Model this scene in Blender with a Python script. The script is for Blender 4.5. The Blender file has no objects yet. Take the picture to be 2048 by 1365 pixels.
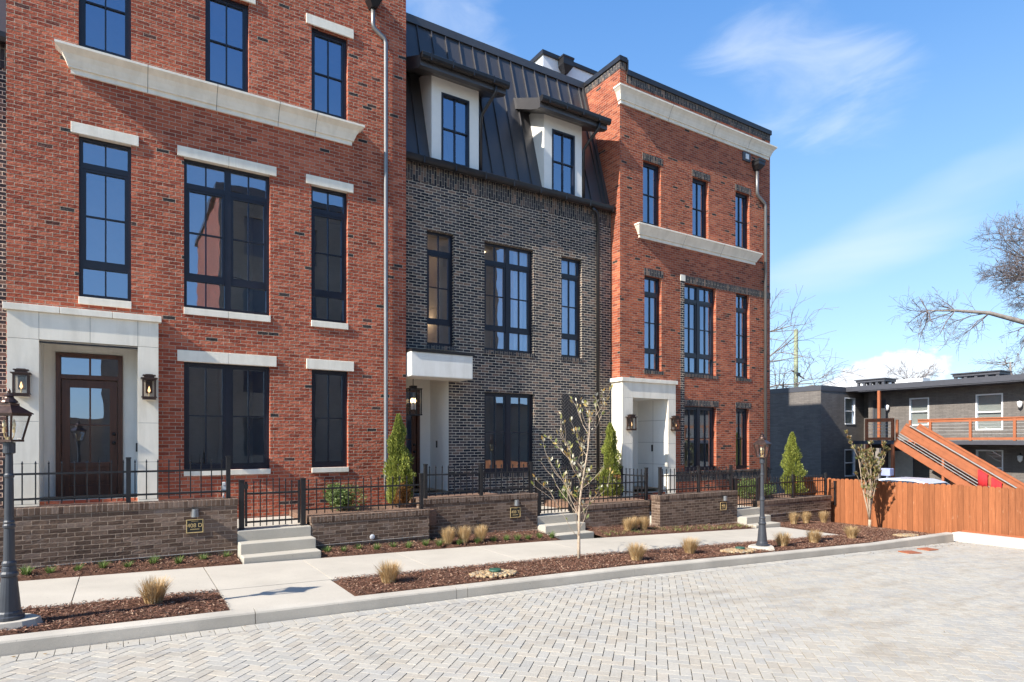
import bpy, bmesh, math, random
import numpy as np
from mathutils import Vector, Matrix

# ------------------------------------------------------------------ scene, camera, sky, sun
scene = bpy.context.scene
COL = scene.collection
R = math.radians
rng = random.Random(7)
nrg = np.random.default_rng(11)

# x runs along the facades, y into them, z up; the camera stands at the origin, 2.05 m over the street
FPX, HOR = 1236.0, 882.0
YAW = math.atan2(2990 - 1024, FPX)              # angle from the view axis to the facade direction
cam_d = bpy.data.cameras.new('camera')
cam = bpy.data.objects.new('camera', cam_d); COL.objects.link(cam)
cam_d.sensor_width = 36; cam_d.sensor_fit = 'HORIZONTAL'
cam_d.lens = 36 * FPX / 2048
cam_d.shift_y = (HOR - 682.5) / 2048
cam_d.clip_end = 3000; cam_d.clip_start = 0.05
cam.rotation_euler = (R(90), 0, -(math.pi / 2 - YAW))
scene.camera = cam

SUN_EL, SUN_A = R(37.3), R(7.2)
to_sun = Vector((-math.cos(SUN_EL) * math.cos(SUN_A), -math.cos(SUN_EL) * math.sin(SUN_A), math.sin(SUN_EL)))
sun_d = bpy.data.lights.new('sun', 'SUN'); sun_d.energy = 4.2; sun_d.angle = R(0.53); sun_d.color = (1.0, 0.94, 0.84)
sun = bpy.data.objects.new('sun', sun_d); COL.objects.link(sun)
sun.rotation_euler = to_sun.to_track_quat('Z', 'Y').to_euler(); sun.location = to_sun * 60

scene.view_settings.view_transform = 'Standard'
scene.view_settings.look = 'None'
scene.view_settings.exposure = 1.10
scene.view_settings.gamma = 1.0
scene.cycles.max_bounces = 8; scene.cycles.transparent_max_bounces = 12
scene.cycles.use_denoising = True

world = bpy.data.worlds.new('World'); scene.world = world; world.use_nodes = True
SKY_STRENGTH = 0.15


class NT:
    """small node tree helper"""
    def __init__(s, tree): s.t = tree; s.n = tree.nodes; s.l = tree.links
    def new(s, kind, **kw):
        n = s.n.new(kind)
        for k, v in kw.items():
            if k.startswith('i_'):
                key = k[2:]; key = int(key) if key.isdigit() else key.replace('_', ' ')
                s.set(n.inputs[key], v)
            else: setattr(n, k, v)
        return n
    def set(s, sock, v):
        if isinstance(v, bpy.types.NodeSocket): s.l.new(v, sock)
        elif isinstance(v, bpy.types.Node): s.l.new(v.outputs[0], sock)
        else: sock.default_value = v
    def math(s, op, a, b=None, c=None, clamp=False):
        n = s.n.new('ShaderNodeMath'); n.operation = op; n.use_clamp = clamp
        s.set(n.inputs[0], a)
        if b is not None: s.set(n.inputs[1], b)
        if c is not None: s.set(n.inputs[2], c)
        return n.outputs[0]
    def mix(s, f, a, b, blend='MIX'):
        n = s.n.new('ShaderNodeMix'); n.data_type = 'RGBA'; n.blend_type = blend
        s.set(n.inputs[0], f); s.set(n.inputs[6], a); s.set(n.inputs[7], b)
        return n.outputs[2]
    def ramp(s, f, stops, interp='LINEAR'):
        n = s.n.new('ShaderNodeValToRGB'); cr = n.color_ramp; cr.interpolation = interp
        while len(cr.elements) < len(stops): cr.elements.new(0.5)
        for e, (p, c) in zip(cr.elements, stops):
            e.position = p; e.color = c if len(c) == 4 else (*c, 1)
        s.set(n.inputs[0], f); return n.outputs[0]
    def noise(s, vec, scale, detail=3, rough=.55, dist=0.0):
        n = s.n.new('ShaderNodeTexNoise'); s.set(n.inputs['Vector'], vec)
        n.inputs['Scale'].default_value = scale; n.inputs['Detail'].default_value = detail
        n.inputs['Roughness'].default_value = rough; n.inputs['Distortion'].default_value = dist
        return n.outputs['Fac']
    def mapping(s, vec, loc=(0, 0, 0), rot=(0, 0, 0), sc=(1, 1, 1)):
        n = s.n.new('ShaderNodeMapping'); s.set(n.inputs['Vector'], vec)
        n.inputs['Location'].default_value = loc; n.inputs['Rotation'].default_value = rot; n.inputs['Scale'].default_value = sc
        return n.outputs[0]


def build_world():
    T = NT(world.node_tree); T.n.clear()
    out = T.new('ShaderNodeOutputWorld'); bg = T.new('ShaderNodeBackground'); T.l.new(bg.outputs[0], out.inputs[0])
    sky = T.new('ShaderNodeTexSky'); sky.sky_type = 'NISHITA'; sky.sun_disc = False
    sky.sun_elevation = SUN_EL; sky.sun_rotation = math.atan2(to_sun.x, to_sun.y)
    sky.air_density = 1.0; sky.dust_density = 0.3; sky.ozone_density = 1.5; sky.altitude = 200
    tc = T.new('ShaderNodeTexCoord')
    sep = T.new('ShaderNodeSeparateXYZ'); T.l.new(tc.outputs['Generated'], sep.inputs[0])
    x, y, z = sep.outputs
    az = T.math('ARCTAN2', x, y); el = T.math('ARCSINE', T.math('MAXIMUM', T.math('MINIMUM', z, 1.0), -1.0))
    comb = T.new('ShaderNodeCombineXYZ'); T.set(comb.inputs[0], az); T.set(comb.inputs[1], el)
    v = comb.outputs[0]

    def blob(a0, e0, wa, we, tilt=0.0):                 # soft ellipse on the dome
        da = T.math('SUBTRACT', az, a0)
        de = T.math('SUBTRACT', T.math('SUBTRACT', el, e0), T.math('MULTIPLY', da, tilt))
        q = T.math('ADD', T.math('POWER', T.math('DIVIDE', da, wa), 2.0), T.math('POWER', T.math('ABSOLUTE', T.math('DIVIDE', de, we)), 2.0))
        return T.math('SUBTRACT', 1.0, q, clamp=True)
    n1 = T.noise(T.mapping(v, sc=(5, 16, 1), rot=(0, 0, R(-20))), 1.0, 6, .55, .6)
    n2 = T.noise(T.mapping(v, sc=(30, 38, 1)), 1.0, 6, .62, .3)
    n3 = T.noise(T.mapping(v, sc=(2.2, 9, 1), rot=(0, 0, R(-18)), loc=(3.1, 1.7, 0)), 1.0, 4, .5, .4)
    soft = lambda m, n, k, lo, hi: T.ramp(T.math('ADD', T.math('MULTIPLY', m, k), T.math('MULTIPLY', T.math('SUBTRACT', n, .5), 1.4)), [(lo, (0, 0, 0)), (hi, (1, 1, 1))], 'EASE')
    wisp = soft(blob(1.0097, 0.4854, 0.19, 0.115, -.32), n1, .72, .26, 1.05)
    wisp2 = soft(blob(0.47, 0.60, 0.16, 0.09, -.5), n1, .7, .30, 1.0)
    band = soft(blob(1.14, 0.29, 0.34, 0.065, .38), n3, .7, .15, 1.0)
    haze = T.math('MULTIPLY', T.ramp(T.math('ABSOLUTE', el), [(0.0, (1, 1, 1)), (.34, (.40, .40, .40)), (.62, (0, 0, 0))]), T.ramp(n3, [(.2, (.6, .6, .6)), (.8, (1, 1, 1))]))
    cum = soft(blob(1.098, 0.080, 0.105, 0.050, .28), n2, 1.0, .30, .62)
    hsv = T.new('ShaderNodeHueSaturation'); hsv.inputs['Saturation'].default_value = 1.22; hsv.inputs['Value'].default_value = 1.0
    hsv.inputs['Hue'].default_value = .497
    T.l.new(sky.outputs[0], hsv.inputs['Color'])
    clear = T.ramp(el, [(0.0, (.116, .165, .232)), (.16, (.096, .150, .230)), (.36, (.066, .126, .215)), (.52, (.040, .093, .200)), (.68, (.026, .072, .180)), (1.2, (.013, .045, .130))])
    clear = T.mix(1.0, clear, (14.2, 14.2, 14.2, 1), 'MULTIPLY')
    near_sun = T.math('COSINE', T.math('SUBTRACT', az, math.atan2(to_sun.x, to_sun.y)))   # brighter, paler sky round the sun
    base_sky = T.mix(T.math('SUBTRACT', .74, T.math('MULTIPLY', T.math('MAXIMUM', near_sun, 0.0), .5)), hsv.outputs[0], clear)
    white = (3.4, 3.6, 3.9, 1)
    c = T.mix(T.math('MULTIPLY', haze, .10), base_sky, (2.6, 3.0, 3.6, 1))
    c = T.mix(T.math('MULTIPLY', band, .42), c, white)
    c = T.mix(T.math('MULTIPLY', wisp, .40), c, white)
    c = T.mix(T.math('MULTIPLY', wisp2, .40), c, white)
    c = T.mix(T.math('MULTIPLY', cum, .80), c, (3.75, 3.75, 3.85, 1))
    T.set(bg.inputs[0], c); bg.inputs[1].default_value = SKY_STRENGTH


build_world()

# ------------------------------------------------------------------ materials
MATS = {}


def material(name):
    m = bpy.data.materials.new(name); m.use_nodes = True
    T = NT(m.node_tree); T.n.clear()
    out = T.new('ShaderNodeOutputMaterial'); b = T.new('ShaderNodeBsdfPrincipled')
    T.l.new(b.outputs[0], out.inputs[0]); MATS[name] = m
    return m, T, b, out


def plain(name, col, rough=.5, metal=0.0, var=.12, scale=6.0, bump=0.0, bscale=60.0, spec=.5, coord='Object', drip=0.0):
    m, T, b, out = material(name)
    tc = T.new('ShaderNodeTexCoord'); v = tc.outputs[coord]
    n = T.noise(v, scale, 5, .6)
    f = T.ramp(n, [(.25, (1 - var,) * 3), (.75, (1 + var,) * 3)])
    if drip:                                            # old rain runs and grime
        dn = T.noise(T.mapping(v, sc=(5, 5, .7)), 1.0, 5, .65, .5)
        f = T.mix(1.0, f, T.ramp(dn, [(.36, (1 - drip, 1 - drip * 1.08, 1 - drip * 1.25)), (.58, (1, 1, 1))]), 'MULTIPLY')
    T.set(b.inputs['Base Color'], T.mix(1.0, (*col, 1), f, 'MULTIPLY'))
    b.inputs['Metallic'].default_value = metal; b.inputs['Specular IOR Level'].default_value = spec
    T.set(b.inputs['Roughness'], T.math('MULTIPLY_ADD', n, .2, rough - .1))
    if bump:
        bp = T.new('ShaderNodeBump'); bp.inputs['Strength'].default_value = 1.0; bp.inputs['Distance'].default_value = bump
        T.set(bp.inputs['Height'], T.noise(v, bscale, 4, .6)); T.l.new(bp.outputs[0], b.inputs['Normal'])
    return m


def brick(name, stops, mortar, row=.0677, width=.2032, depth=.006, lump=.007, msize=.0055, stain=.18, rough=.85, blotch=None):
    m, T, b, out = material(name)
    uv = T.new('ShaderNodeUVMap').outputs[0]
    wob = T.new('ShaderNodeTexNoise'); T.set(wob.inputs['Vector'], uv); wob.inputs['Scale'].default_value = 9.0; wob.inputs['Detail'].default_value = 2
    off = T.new('ShaderNodeVectorMath', operation='SCALE'); off.inputs['Scale'].default_value = .012
    sub = T.new('ShaderNodeVectorMath', operation='SUBTRACT'); T.l.new(wob.outputs['Color'], sub.inputs[0]); sub.inputs[1].default_value = (.5, .5, .5)
    T.l.new(sub.outputs[0], off.inputs[0])
    ad = T.new('ShaderNodeVectorMath', operation='ADD'); T.set(ad.inputs[0], uv); T.l.new(off.outputs[0], ad.inputs[1])
    bt = T.new('ShaderNodeTexBrick'); T.l.new(ad.outputs[0], bt.inputs['Vector'])
    bt.inputs['Color1'].default_value = (0, 0, 0, 1); bt.inputs['Color2'].default_value = (1, 1, 1, 1); bt.inputs['Mortar'].default_value = (.5, .5, .5, 1)
    bt.inputs['Scale'].default_value = 1.0; bt.inputs['Mortar Size'].default_value = msize; bt.inputs['Mortar Smooth'].default_value = .25
    bt.inputs['Brick Width'].default_value = width; bt.inputs['Row Height'].default_value = row
    rnd = bt.outputs['Color']; fac = bt.outputs['Fac']
    col = T.ramp(rnd, stops)
    n1 = T.noise(uv, 30, 4, .65); n2 = T.noise(uv, .55, 3, .5)
    col = T.mix(1.0, col, T.ramp(n1, [(.2, (.72,) * 3), (.8, (1.25,) * 3)]), 'MULTIPLY')
    col = T.mix(1.0, col, T.ramp(n2, [(.3, (1 - stain,) * 3), (.7, (1 + stain,) * 3)]), 'MULTIPLY')
    n3 = T.noise(T.mapping(uv, sc=(2.6, .22, 1)), 1.0, 4, .6, .4)
    col = T.mix(1.0, col, T.ramp(n3, [(.3, (.86,) * 3), (.7, (1.10,) * 3)]), 'MULTIPLY')
    if blotch:                                          # pale mineral bloom on some bricks
        bl = T.ramp(T.noise(uv, blotch[1], 5, .7), [(.60, (0, 0, 0)), (.74, (1, 1, 1))])
        col = T.mix(T.math('MULTIPLY', bl, blotch[0]), col, (.42, .38, .35, 1))
    mcol = T.mix(1.0, (*mortar, 1), T.ramp(T.noise(uv, 7, 3), [(.3, (.85,) * 3), (.7, (1.15,) * 3)]), 'MULTIPLY')
    T.set(b.inputs['Base Color'], T.mix(fac, col, mcol))
    b.inputs['Roughness'].default_value = rough; b.inputs['Specular IOR Level'].default_value = .25
    h = T.math('MULTIPLY', rnd, .35)
    h = T.math('ADD', h, T.math('MULTIPLY', T.noise(T.mapping(uv, sc=(14, 26, 1)), 1.0, 4, .6), lump / depth * 1.6))
    h = T.math('ADD', h, T.math('MULTIPLY', T.noise(T.mapping(uv, sc=(6, 13, 1)), 1.0, 3, .6), lump / depth * 2.2))
    h = T.math('SUBTRACT', h, T.math('MULTIPLY', fac, 1.0))
    bp = T.new('ShaderNodeBump'); bp.inputs['Strength'].default_value = 1.0; bp.inputs['Distance'].default_value = depth
    T.set(bp.inputs['Height'], h); T.l.new(bp.outputs[0], b.inputs['Normal'])
    return m


RED = [(0.0, (.030, .028, .030)), (.012, (.055, .040, .036)), (.022, (.25, .055, .031)), (.30, (.34, .078, .042)), (.70, (.43, .108, .056)), (1.0, (.49, .15, .085))]
RED3 = [(0.0, (.040, .030, .028)), (.02, (.07, .038, .03)), (.035, (.23, .054, .029)), (.30, (.32, .076, .038)), (.70, (.41, .106, .050)), (1.0, (.47, .145, .072))]
DARK = [(0.0, (.022, .022, .027)), (.3, (.040, .038, .044)), (.6, (.064, .056, .059)), (.82, (.12, .088, .074)), (1.0, (.24, .15, .11))]
BROWN = [(0.0, (.085, .053, .038)), (.4, (.130, .083, .058)), (.8, (.175, .115, .082)), (1.0, (.22, .155, .118))]
red_brick = brick('red_brick', RED, (.42, .33, .25), lump=.015)
red_brick_deep = brick('red_brick_deep', RED3, (.38, .28, .21), lump=.012)
dark_brick = brick('dark_brick', DARK, (.64, .55, .43), lump=.006, msize=.0068)
dark_soldier = brick('dark_soldier_brick', DARK, (.30, .27, .22), lump=.004, width=.2032, row=.0677)
brown_brick = brick('brown_brick', BROWN, (.33, .25, .185), lump=.006, blotch=(.30, 2.3))
opp_brick = brick('facing_house_brick', RED, (.36, .29, .23), lump=.003)
opp_dark = brick('facing_house_dark_brick', [(0, (.25, .175, .125)), (1, (.36, .26, .19))], (.36, .30, .23), lump=.003)
grey_brick = brick('painted_grey_brick', [(0, (.145, .130, .120)), (1, (.185, .165, .150))], (.13, .117, .108), width=.3, row=.075, lump=.003, stain=.08)
stone = plain('cast_stone', (.84, .77, .645), .75, var=.06, scale=3, drip=.10, bump=.0015, bscale=90)
stone_joint = plain('stone_joint', (.22, .20, .18), .9)
stucco = plain('white_stucco', (.76, .735, .68), .85, var=.05, scale=3, drip=.09, bump=.003, bscale=140)
dormer_white = plain('painted_siding', (.80, .775, .72), .6, var=.03)
frame_metal = plain('window_metal', (.012, .014, .024), .38, var=.2, spec=.5)
black_iron = plain('black_iron', (.014, .014, .016), .42, var=.3, scale=20)
roof_metal = plain('standing_seam_metal', (.095, .090, .092), .42, metal=.45, var=.10, scale=1.5)
gutter_metal = plain('gutter_metal', (.042, .040, .042), .34, metal=.55, var=.15)
pipe_metal = plain('downspout_metal', (.21, .205, .20), .42, metal=.65, var=.12, scale=2)
copper = plain('aged_copper', (.085, .052, .042), .42, metal=.7, var=.35, scale=14)
post_metal = plain('lamp_post_paint', (.042, .046, .055), .42, var=.12, spec=.5)
lamp_grey = plain('sconce_grey', (.22, .22, .22), .35, metal=.6)
gold = plain('plaque_gold', (.75, .56, .26), .42, metal=.35, var=.1)
plaque_black = plain('plaque_black', (.020, .021, .019), .5)
white_paint = plain('white_paint', (.78, .78, .78), .5, var=.04)
interior_wall = plain('interior_paint', (.74, .66, .56), .9, var=.05)
interior_floor = plain('interior_floor', (.30, .19, .11), .5)
curtain_mat = plain('curtain_linen', (.74, .74, .76), .9, var=.06)
blind_mat = plain('window_blind', (.52, .55, .50), .8, var=.05)
bark_pale = plain('pale_bark', (.40, .31, .225), .85, var=.25, scale=18)
bark_grey = plain('grey_bark', (.22, .19, .165), .9, var=.35, scale=5, bump=.01, bscale=20)
twig_mat = plain('dark_twigs', (.15, .12, .115), .9, var=.2)
pole_wood = plain('treated_pole', (.30, .33, .21), .9, var=.2, scale=4)
cedar = plain('stained_cedar', (.34, .105, .040), .62, var=.16, scale=5)
red_cloth = plain('red_cloth', (.62, .025, .03), .85, var=.15)
car_paint = plain('car_paint', (.62, .67, .76), .22, var=.02, metal=.1)
car_glass = plain('car_glass', (.03, .045, .07), .06, var=.05)
rubber = plain('tyre_rubber', (.02, .02, .02), .8)
fascia_grey = plain('painted_fascia', (.060, .062, .075), .5, var=.08)
steel = plain('bare_steel', (.62, .62, .60), .35, metal=.6)
green_lid = plain('green_plastic_lid', (.035, .10, .065), .5)
soil = plain('soil', (.10, .07, .05), .95, var=.3)
yard_mulch = plain('pine_straw', (.20, .115, .075), .95, var=.45, scale=25, bump=.02, bscale=60)
grass_far = plain('dull_ground', (.17, .155, .12), .95, var=.25, scale=.3)
asphalt = plain('asphalt', (.10, .10, .10), .9, var=.15, scale=2)
chimney_tan = plain('roof_unit_tan', (.48, .42, .36), .8)
vent_white = plain('vent_white', (.75, .75, .74), .5)


def concrete_mat(name, col, var=.08):
    m, T, b, out = material(name)
    tc = T.new('ShaderNodeTexCoord'); v = tc.outputs['Object']
    a = T.ramp(T.noise(v, 1.1, 5, .6), [(.3, (1 - var,) * 3), (.7, (1 + var * .7,) * 3)])
    s = T.ramp(T.noise(v, 140, 3, .7), [(.3, (.88,) * 3), (.7, (1.08,) * 3)])
    pits = T.ramp(T.noise(v, 38, 2, .5), [(.24, (.62,) * 3), (.31, (1, 1, 1))])
    c = T.mix(1.0, T.mix(1.0, T.mix(1.0, (*col, 1), a, 'MULTIPLY'), s, 'MULTIPLY'), pits, 'MULTIPLY')
    T.set(b.inputs['Base Color'], c); b.inputs['Roughness'].default_value = .85; b.inputs['Specular IOR Level'].default_value = .25
    bp = T.new('ShaderNodeBump'); bp.inputs['Distance'].default_value = .002
    T.set(bp.inputs['Height'], T.noise(v, 110, 4, .7)); T.l.new(bp.outputs[0], b.inputs['Normal'])
    return m


concrete = concrete_mat('concrete', (.49, .445, .375), .11)
kerb_mat = concrete_mat('kerb_concrete', (.50, .455, .385), .20)
step_mat = concrete_mat('step_concrete', (.46, .42, .35), .14)


def attr_mat(name, rough=.85, translucent=0.0, bump=0.0, spec=.3, streak=False, grain=False):
    m, T, b, out = material(name)
    a = T.new('ShaderNodeAttribute', attribute_name='Col')
    tc = T.new('ShaderNodeTexCoord')
    n = T.noise(tc.outputs['Object'], 45, 3, .6)
    c = T.mix(1.0, a.outputs['Color'], T.ramp(n, [(.25, (.86,) * 3), (.75, (1.12,) * 3)]), 'MULTIPLY')
    if grain:
        g = T.noise(T.mapping(tc.outputs['Object'], sc=(30, 30, 1.4)), 1.0, 5, .65, 1.2)
        c = T.mix(1.0, c, T.ramp(g, [(.3, (.72, .68, .62)), (.62, (1.12, 1.12, 1.12))]), 'MULTIPLY')
        k = T.noise(T.mapping(tc.outputs['Object'], sc=(9, 9, 3)), 1.0, 3, .6)
        c = T.mix(T.math('MULTIPLY', T.ramp(k, [(.64, (0, 0, 0)), (.72, (1, 1, 1))]), .35), c, (.55, .33, .20, 1))
    if streak:                                          # weathering and tyre dirt lying across the paving
        s1 = T.noise(T.mapping(tc.outputs['Object'], rot=(0, 0, R(28)), sc=(.55, 2.3, 1)), 1.0, 6, .62, .5)
        c = T.mix(T.math('MULTIPLY', T.ramp(s1, [(.52, (0, 0, 0)), (.74, (1, 1, 1))]), .58), c, (.25, .205, .155, 1))
        s3 = T.noise(T.mapping(tc.outputs['Object'], sc=(1.6, 1.6, 1), loc=(9, 4, 0)), 1.0, 7, .7, .8)
        c = T.mix(T.math('MULTIPLY', T.ramp(s3, [(.66, (0, 0, 0)), (.76, (1, 1, 1))]), .40), c, (.17, .14, .11, 1))
        s2 = T.noise(T.mapping(tc.outputs['Object'], rot=(0, 0, R(22)), sc=(.8, 3.2, 1), loc=(5, 2, 0)), 1.0, 5, .6, .4)
        c = T.mix(T.math('MULTIPLY', T.ramp(s2, [(.50, (0, 0, 0)), (.72, (1, 1, 1))]), .40), c, (.285, .29, .30, 1))
    T.set(b.inputs['Base Color'], c); b.inputs['Roughness'].default_value = rough; b.inputs['Specular IOR Level'].default_value = spec
    if bump:
        bp = T.new('ShaderNodeBump'); bp.inputs['Distance'].default_value = bump
        T.set(bp.inputs['Height'], T.noise(tc.outputs['Object'], 160, 3, .6)); T.l.new(bp.outputs[0], b.inputs['Normal'])
    if translucent:
        tr = T.new('ShaderNodeBsdfTranslucent'); T.set(tr.inputs[0], c)
        ms = T.new('ShaderNodeMixShader'); ms.inputs[0].default_value = translucent
        T.l.new(b.outputs[0], ms.inputs[1]); T.l.new(tr.outputs[0], ms.inputs[2]); T.l.new(ms.outputs[0], out.inputs[0])
    return m


paver_mat = attr_mat('concrete_paver', .8, bump=.0015, streak=True)
leaf_mat = attr_mat('leaves', .55, translucent=.3)
straw_mat = attr_mat('straw', .8, translucent=.25)
chip_mat = attr_mat('bark_chips', .9)
stone_mat = attr_mat('river_pebbles', .6, bump=.002)
plank_mat = attr_mat('fence_boards', .65, bump=.001, grain=True)


def glass_mat(name, tint=.72, ior=1.9, base=.06, wav=0.0, rcol=(.95, .97, 1.0)):
    m, T, b, out = material(name); T.n.remove(b)
    lw = T.new('ShaderNodeLayerWeight'); lw.inputs['Blend'].default_value = .5
    fres = T.math('MULTIPLY_ADD', T.math('POWER', lw.outputs['Facing'], 4.0), 1.0 - base, base)
    gl = T.new('ShaderNodeBsdfGlossy'); gl.inputs['Roughness'].default_value = .0; gl.inputs['Color'].default_value = (*rcol, 1)
    tr = T.new('ShaderNodeBsdfTransparent'); tr.inputs[0].default_value = (tint, tint, tint * 1.0, 1)
    ms = T.new('ShaderNodeMixShader'); T.set(ms.inputs[0], fres)
    T.l.new(tr.outputs[0], ms.inputs[1]); T.l.new(gl.outputs[0], ms.inputs[2]); T.l.new(ms.outputs[0], out.inputs[0])
    if wav:
        tc = T.new('ShaderNodeTexCoord'); bp = T.new('ShaderNodeBump'); bp.inputs['Distance'].default_value = wav
        T.set(bp.inputs['Height'], T.noise(tc.outputs['Object'], 1.6, 2, .5)); T.l.new(bp.outputs[0], gl.inputs['Normal'])
    return m


window_glass = glass_mat('window_glass', .85, 1.85, .36, .0012, (.60, .76, 1.0))
lamp_glass = glass_mat('lantern_glass', .93, 1.22, .04)


def emit_mat(name, col, s):
    m, T, b, out = material(name); T.n.remove(b)
    e = T.new('ShaderNodeEmission'); e.inputs[0].default_value = (*col, 1); e.inputs[1].default_value = s
    T.l.new(e.outputs[0], out.inputs[0]); return m


flame_mat = emit_mat('gas_flame', (1.0, .60, .28), 1.3)
bulb_mat = emit_mat('warm_bulb', (1.0, .66, .30), 4.0)
spot_mat = emit_mat('ceiling_lamp', (1.0, .74, .46), 6.0)


def wood_mat():
    m, T, b, out = material('mahogany_door')
    tc = T.new('ShaderNodeTexCoord')
    n = T.noise(T.mapping(tc.outputs['Object'], sc=(22, 22, 1.6)), 1.0, 5, .6, .8)
    T.set(b.inputs['Base Color'], T.ramp(n, [(.25, (.045, .016, .010)), (.75, (.115, .042, .022))]))
    b.inputs['Roughness'].default_value = .35
    return m


wood_door = wood_mat()


def mulch_mat():
    m, T, b, out = material('shredded_mulch')
    tc = T.new('ShaderNodeTexCoord'); v = tc.outputs['Object']
    n = T.noise(T.mapping(v, sc=(1, 1, 1)), 55, 5, .75, 1.0)
    T.set(b.inputs['Base Color'], T.ramp(n, [(.3, (.060, .030, .020)), (.5, (.14, .070, .045)), (.72, (.27, .15, .10))]))
    b.inputs['Roughness'].default_value = .95; b.inputs['Specular IOR Level'].default_value = .15
    bp = T.new('ShaderNodeBump'); bp.inputs['Distance'].default_value = .03; T.set(bp.inputs['Height'], n); T.l.new(bp.outputs[0], b.inputs['Normal'])
    return m


mulch = mulch_mat()

# ------------------------------------------------------------------ mesh helpers


def tag(o, label=None, cat=None, group=None, kind=None):
    if label: o['label'] = label
    if cat: o['category'] = cat
    if group: o['group'] = group
    if kind: o['kind'] = kind
    return o


def thing(name, label, cat, loc=(0, 0, 0), group=None):
    o = bpy.data.objects.new(name, None); COL.objects.link(o)
    o.location = loc; o.empty_display_size = .2; o['org'] = list(loc)
    return tag(o, label, cat, group)


class MB:
    def __init__(s): s.v = []; s.f = []; s.m = []
    def quad(s, *p, mi=0):
        b = len(s.v); s.v += [tuple(q) for q in p]; s.f.append(tuple(range(b, b + len(p)))); s.m.append(mi)
    def box(s, x0, x1, y0, y1, z0, z1, mi=0):
        b = len(s.v)
        s.v += [(x0, y0, z0), (x1, y0, z0), (x1, y1, z0), (x0, y1, z0), (x0, y0, z1), (x1, y0, z1), (x1, y1, z1), (x0, y1, z1)]
        for q in ((0, 3, 2, 1), (4, 5, 6, 7), (0, 1, 5, 4), (1, 2, 6, 5), (2, 3, 7, 6), (3, 0, 4, 7)):
            s.f.append(tuple(b + i for i in q)); s.m.append(mi)
    def obox(s, c, ax, ay, az, mi=0):                    # oriented box: centre and three half-axis vectors
        c, ax, ay, az = map(Vector, (c, ax, ay, az)); b = len(s.v)
        for sz in (-1, 1):
            for sx, sy in ((-1, -1), (1, -1), (1, 1), (-1, 1)): s.v.append(tuple(c + ax * sx + ay * sy + az * sz))
        for q in ((0, 3, 2, 1), (4, 5, 6, 7), (0, 1, 5, 4), (1, 2, 6, 5), (2, 3, 7, 6), (3, 0, 4, 7)):
            s.f.append(tuple(b + i for i in q)); s.m.append(mi)
    def bar(s, p0, p1, w, h, mi=0):                      # rectangular bar between points, h measured upward
        p0, p1 = Vector(p0), Vector(p1); d = p1 - p0; L = d.length; d.normalize()
        up = Vector((0, 0, 1)) if abs(d.z) < .99 else Vector((0, 1, 0))
        side = d.cross(up).normalized(); up = side.cross(d)
        s.obox((p0 + p1) / 2, d * L / 2, side * w / 2, up * h / 2, mi)
    def tube(s, pts, rad, n=8, mi=0, caps=True):
        pts = [Vector(p) for p in pts]; k = len(pts)
        if not hasattr(rad, '__len__'): rad = [rad] * k
        b = len(s.v); ref = None
        for i, p in enumerate(pts):
            d = (pts[min(i + 1, k - 1)] - pts[max(i - 1, 0)])
            d = d.normalized() if d.length > 1e-9 else Vector((0, 0, 1))
            if ref is None: ref = Vector((0, 0, 1)).cross(d); ref = ref if ref.length > .05 else Vector((1, 0, 0))
            ref = (ref - d * ref.dot(d)); ref = ref.normalized() if ref.length > 1e-6 else d.orthogonal().normalized()
            q = d.cross(ref)
            for j in range(n):
                a = 2 * math.pi * j / n
                s.v.append(tuple(p + (ref * math.cos(a) + q * math.sin(a)) * rad[i]))
        for i in range(k - 1):
            for j in range(n):
                s.f.append((b + i * n + j, b + i * n + (j + 1) % n, b + (i + 1) * n + (j + 1) % n, b + (i + 1) * n + j)); s.m.append(mi)
        if caps:
            s.f.append(tuple(b + j for j in reversed(range(n)))); s.m.append(mi)
            s.f.append(tuple(b + (k - 1) * n + j for j in range(n))); s.m.append(mi)
    def lathe(s, prof, c=(0, 0, 0), n=16, mi=0, phase=0.0):    # profile of (radius, z)
        s.b = b = len(s.v)
        for r, z in prof:
            for j in range(n):
                a = 2 * math.pi * j / n + phase
                s.v.append((c[0] + r * math.cos(a), c[1] + r * math.sin(a), c[2] + z))
        for i in range(len(prof) - 1):
            for j in range(n):
                s.f.append((b + i * n + j, b + i * n + (j + 1) % n, b + (i + 1) * n + (j + 1) % n, b + (i + 1) * n + j)); s.m.append(mi)
        s.f.append(tuple(b + j for j in reversed(range(n)))); s.m.append(mi)
        s.f.append(tuple(b + (len(prof) - 1) * n + j for j in range(n))); s.m.append(mi)
    def prism_x(s, prof, x0, x1, mi=0):                  # closed (y,z) profile pushed along x
        n = len(prof); b = len(s.v)
        s.v += [(x0, y, z) for y, z in prof] + [(x1, y, z) for y, z in prof]
        for i in range(n): s.f.append((b + i, b + (i + 1) % n, b + n + (i + 1) % n, b + n + i)); s.m.append(mi)
        s.f.append(tuple(b + i for i in reversed(range(n)))); s.m.append(mi)
        s.f.append(tuple(b + n + i for i in range(n))); s.m.append(mi)
    def prism_y(s, prof, y0, y1, mi=0):
        n = len(prof); b = len(s.v)
        s.v += [(x, y0, z) for x, z in prof] + [(x, y1, z) for x, z in prof]
        for i in range(n): s.f.append((b + i, b + (i + 1) % n, b + n + (i + 1) % n, b + n + i)); s.m.append(mi)
        s.f.append(tuple(b + i for i in reversed(range(n)))); s.m.append(mi)
        s.f.append(tuple(b + n + i for i in range(n))); s.m.append(mi)
    def build(s, name, mats, parent=None, swap=False, bevel=0.0, smooth=False, label=None, fixn=True):
        return make_mesh(name, s.v, s.f, mats, parent, s.m, swap, bevel, smooth, label, fixn)


def origin_of(o):
    t = Vector((0, 0, 0))
    while o is not None: t += Vector(o.location); o = o.parent
    return t


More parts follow.
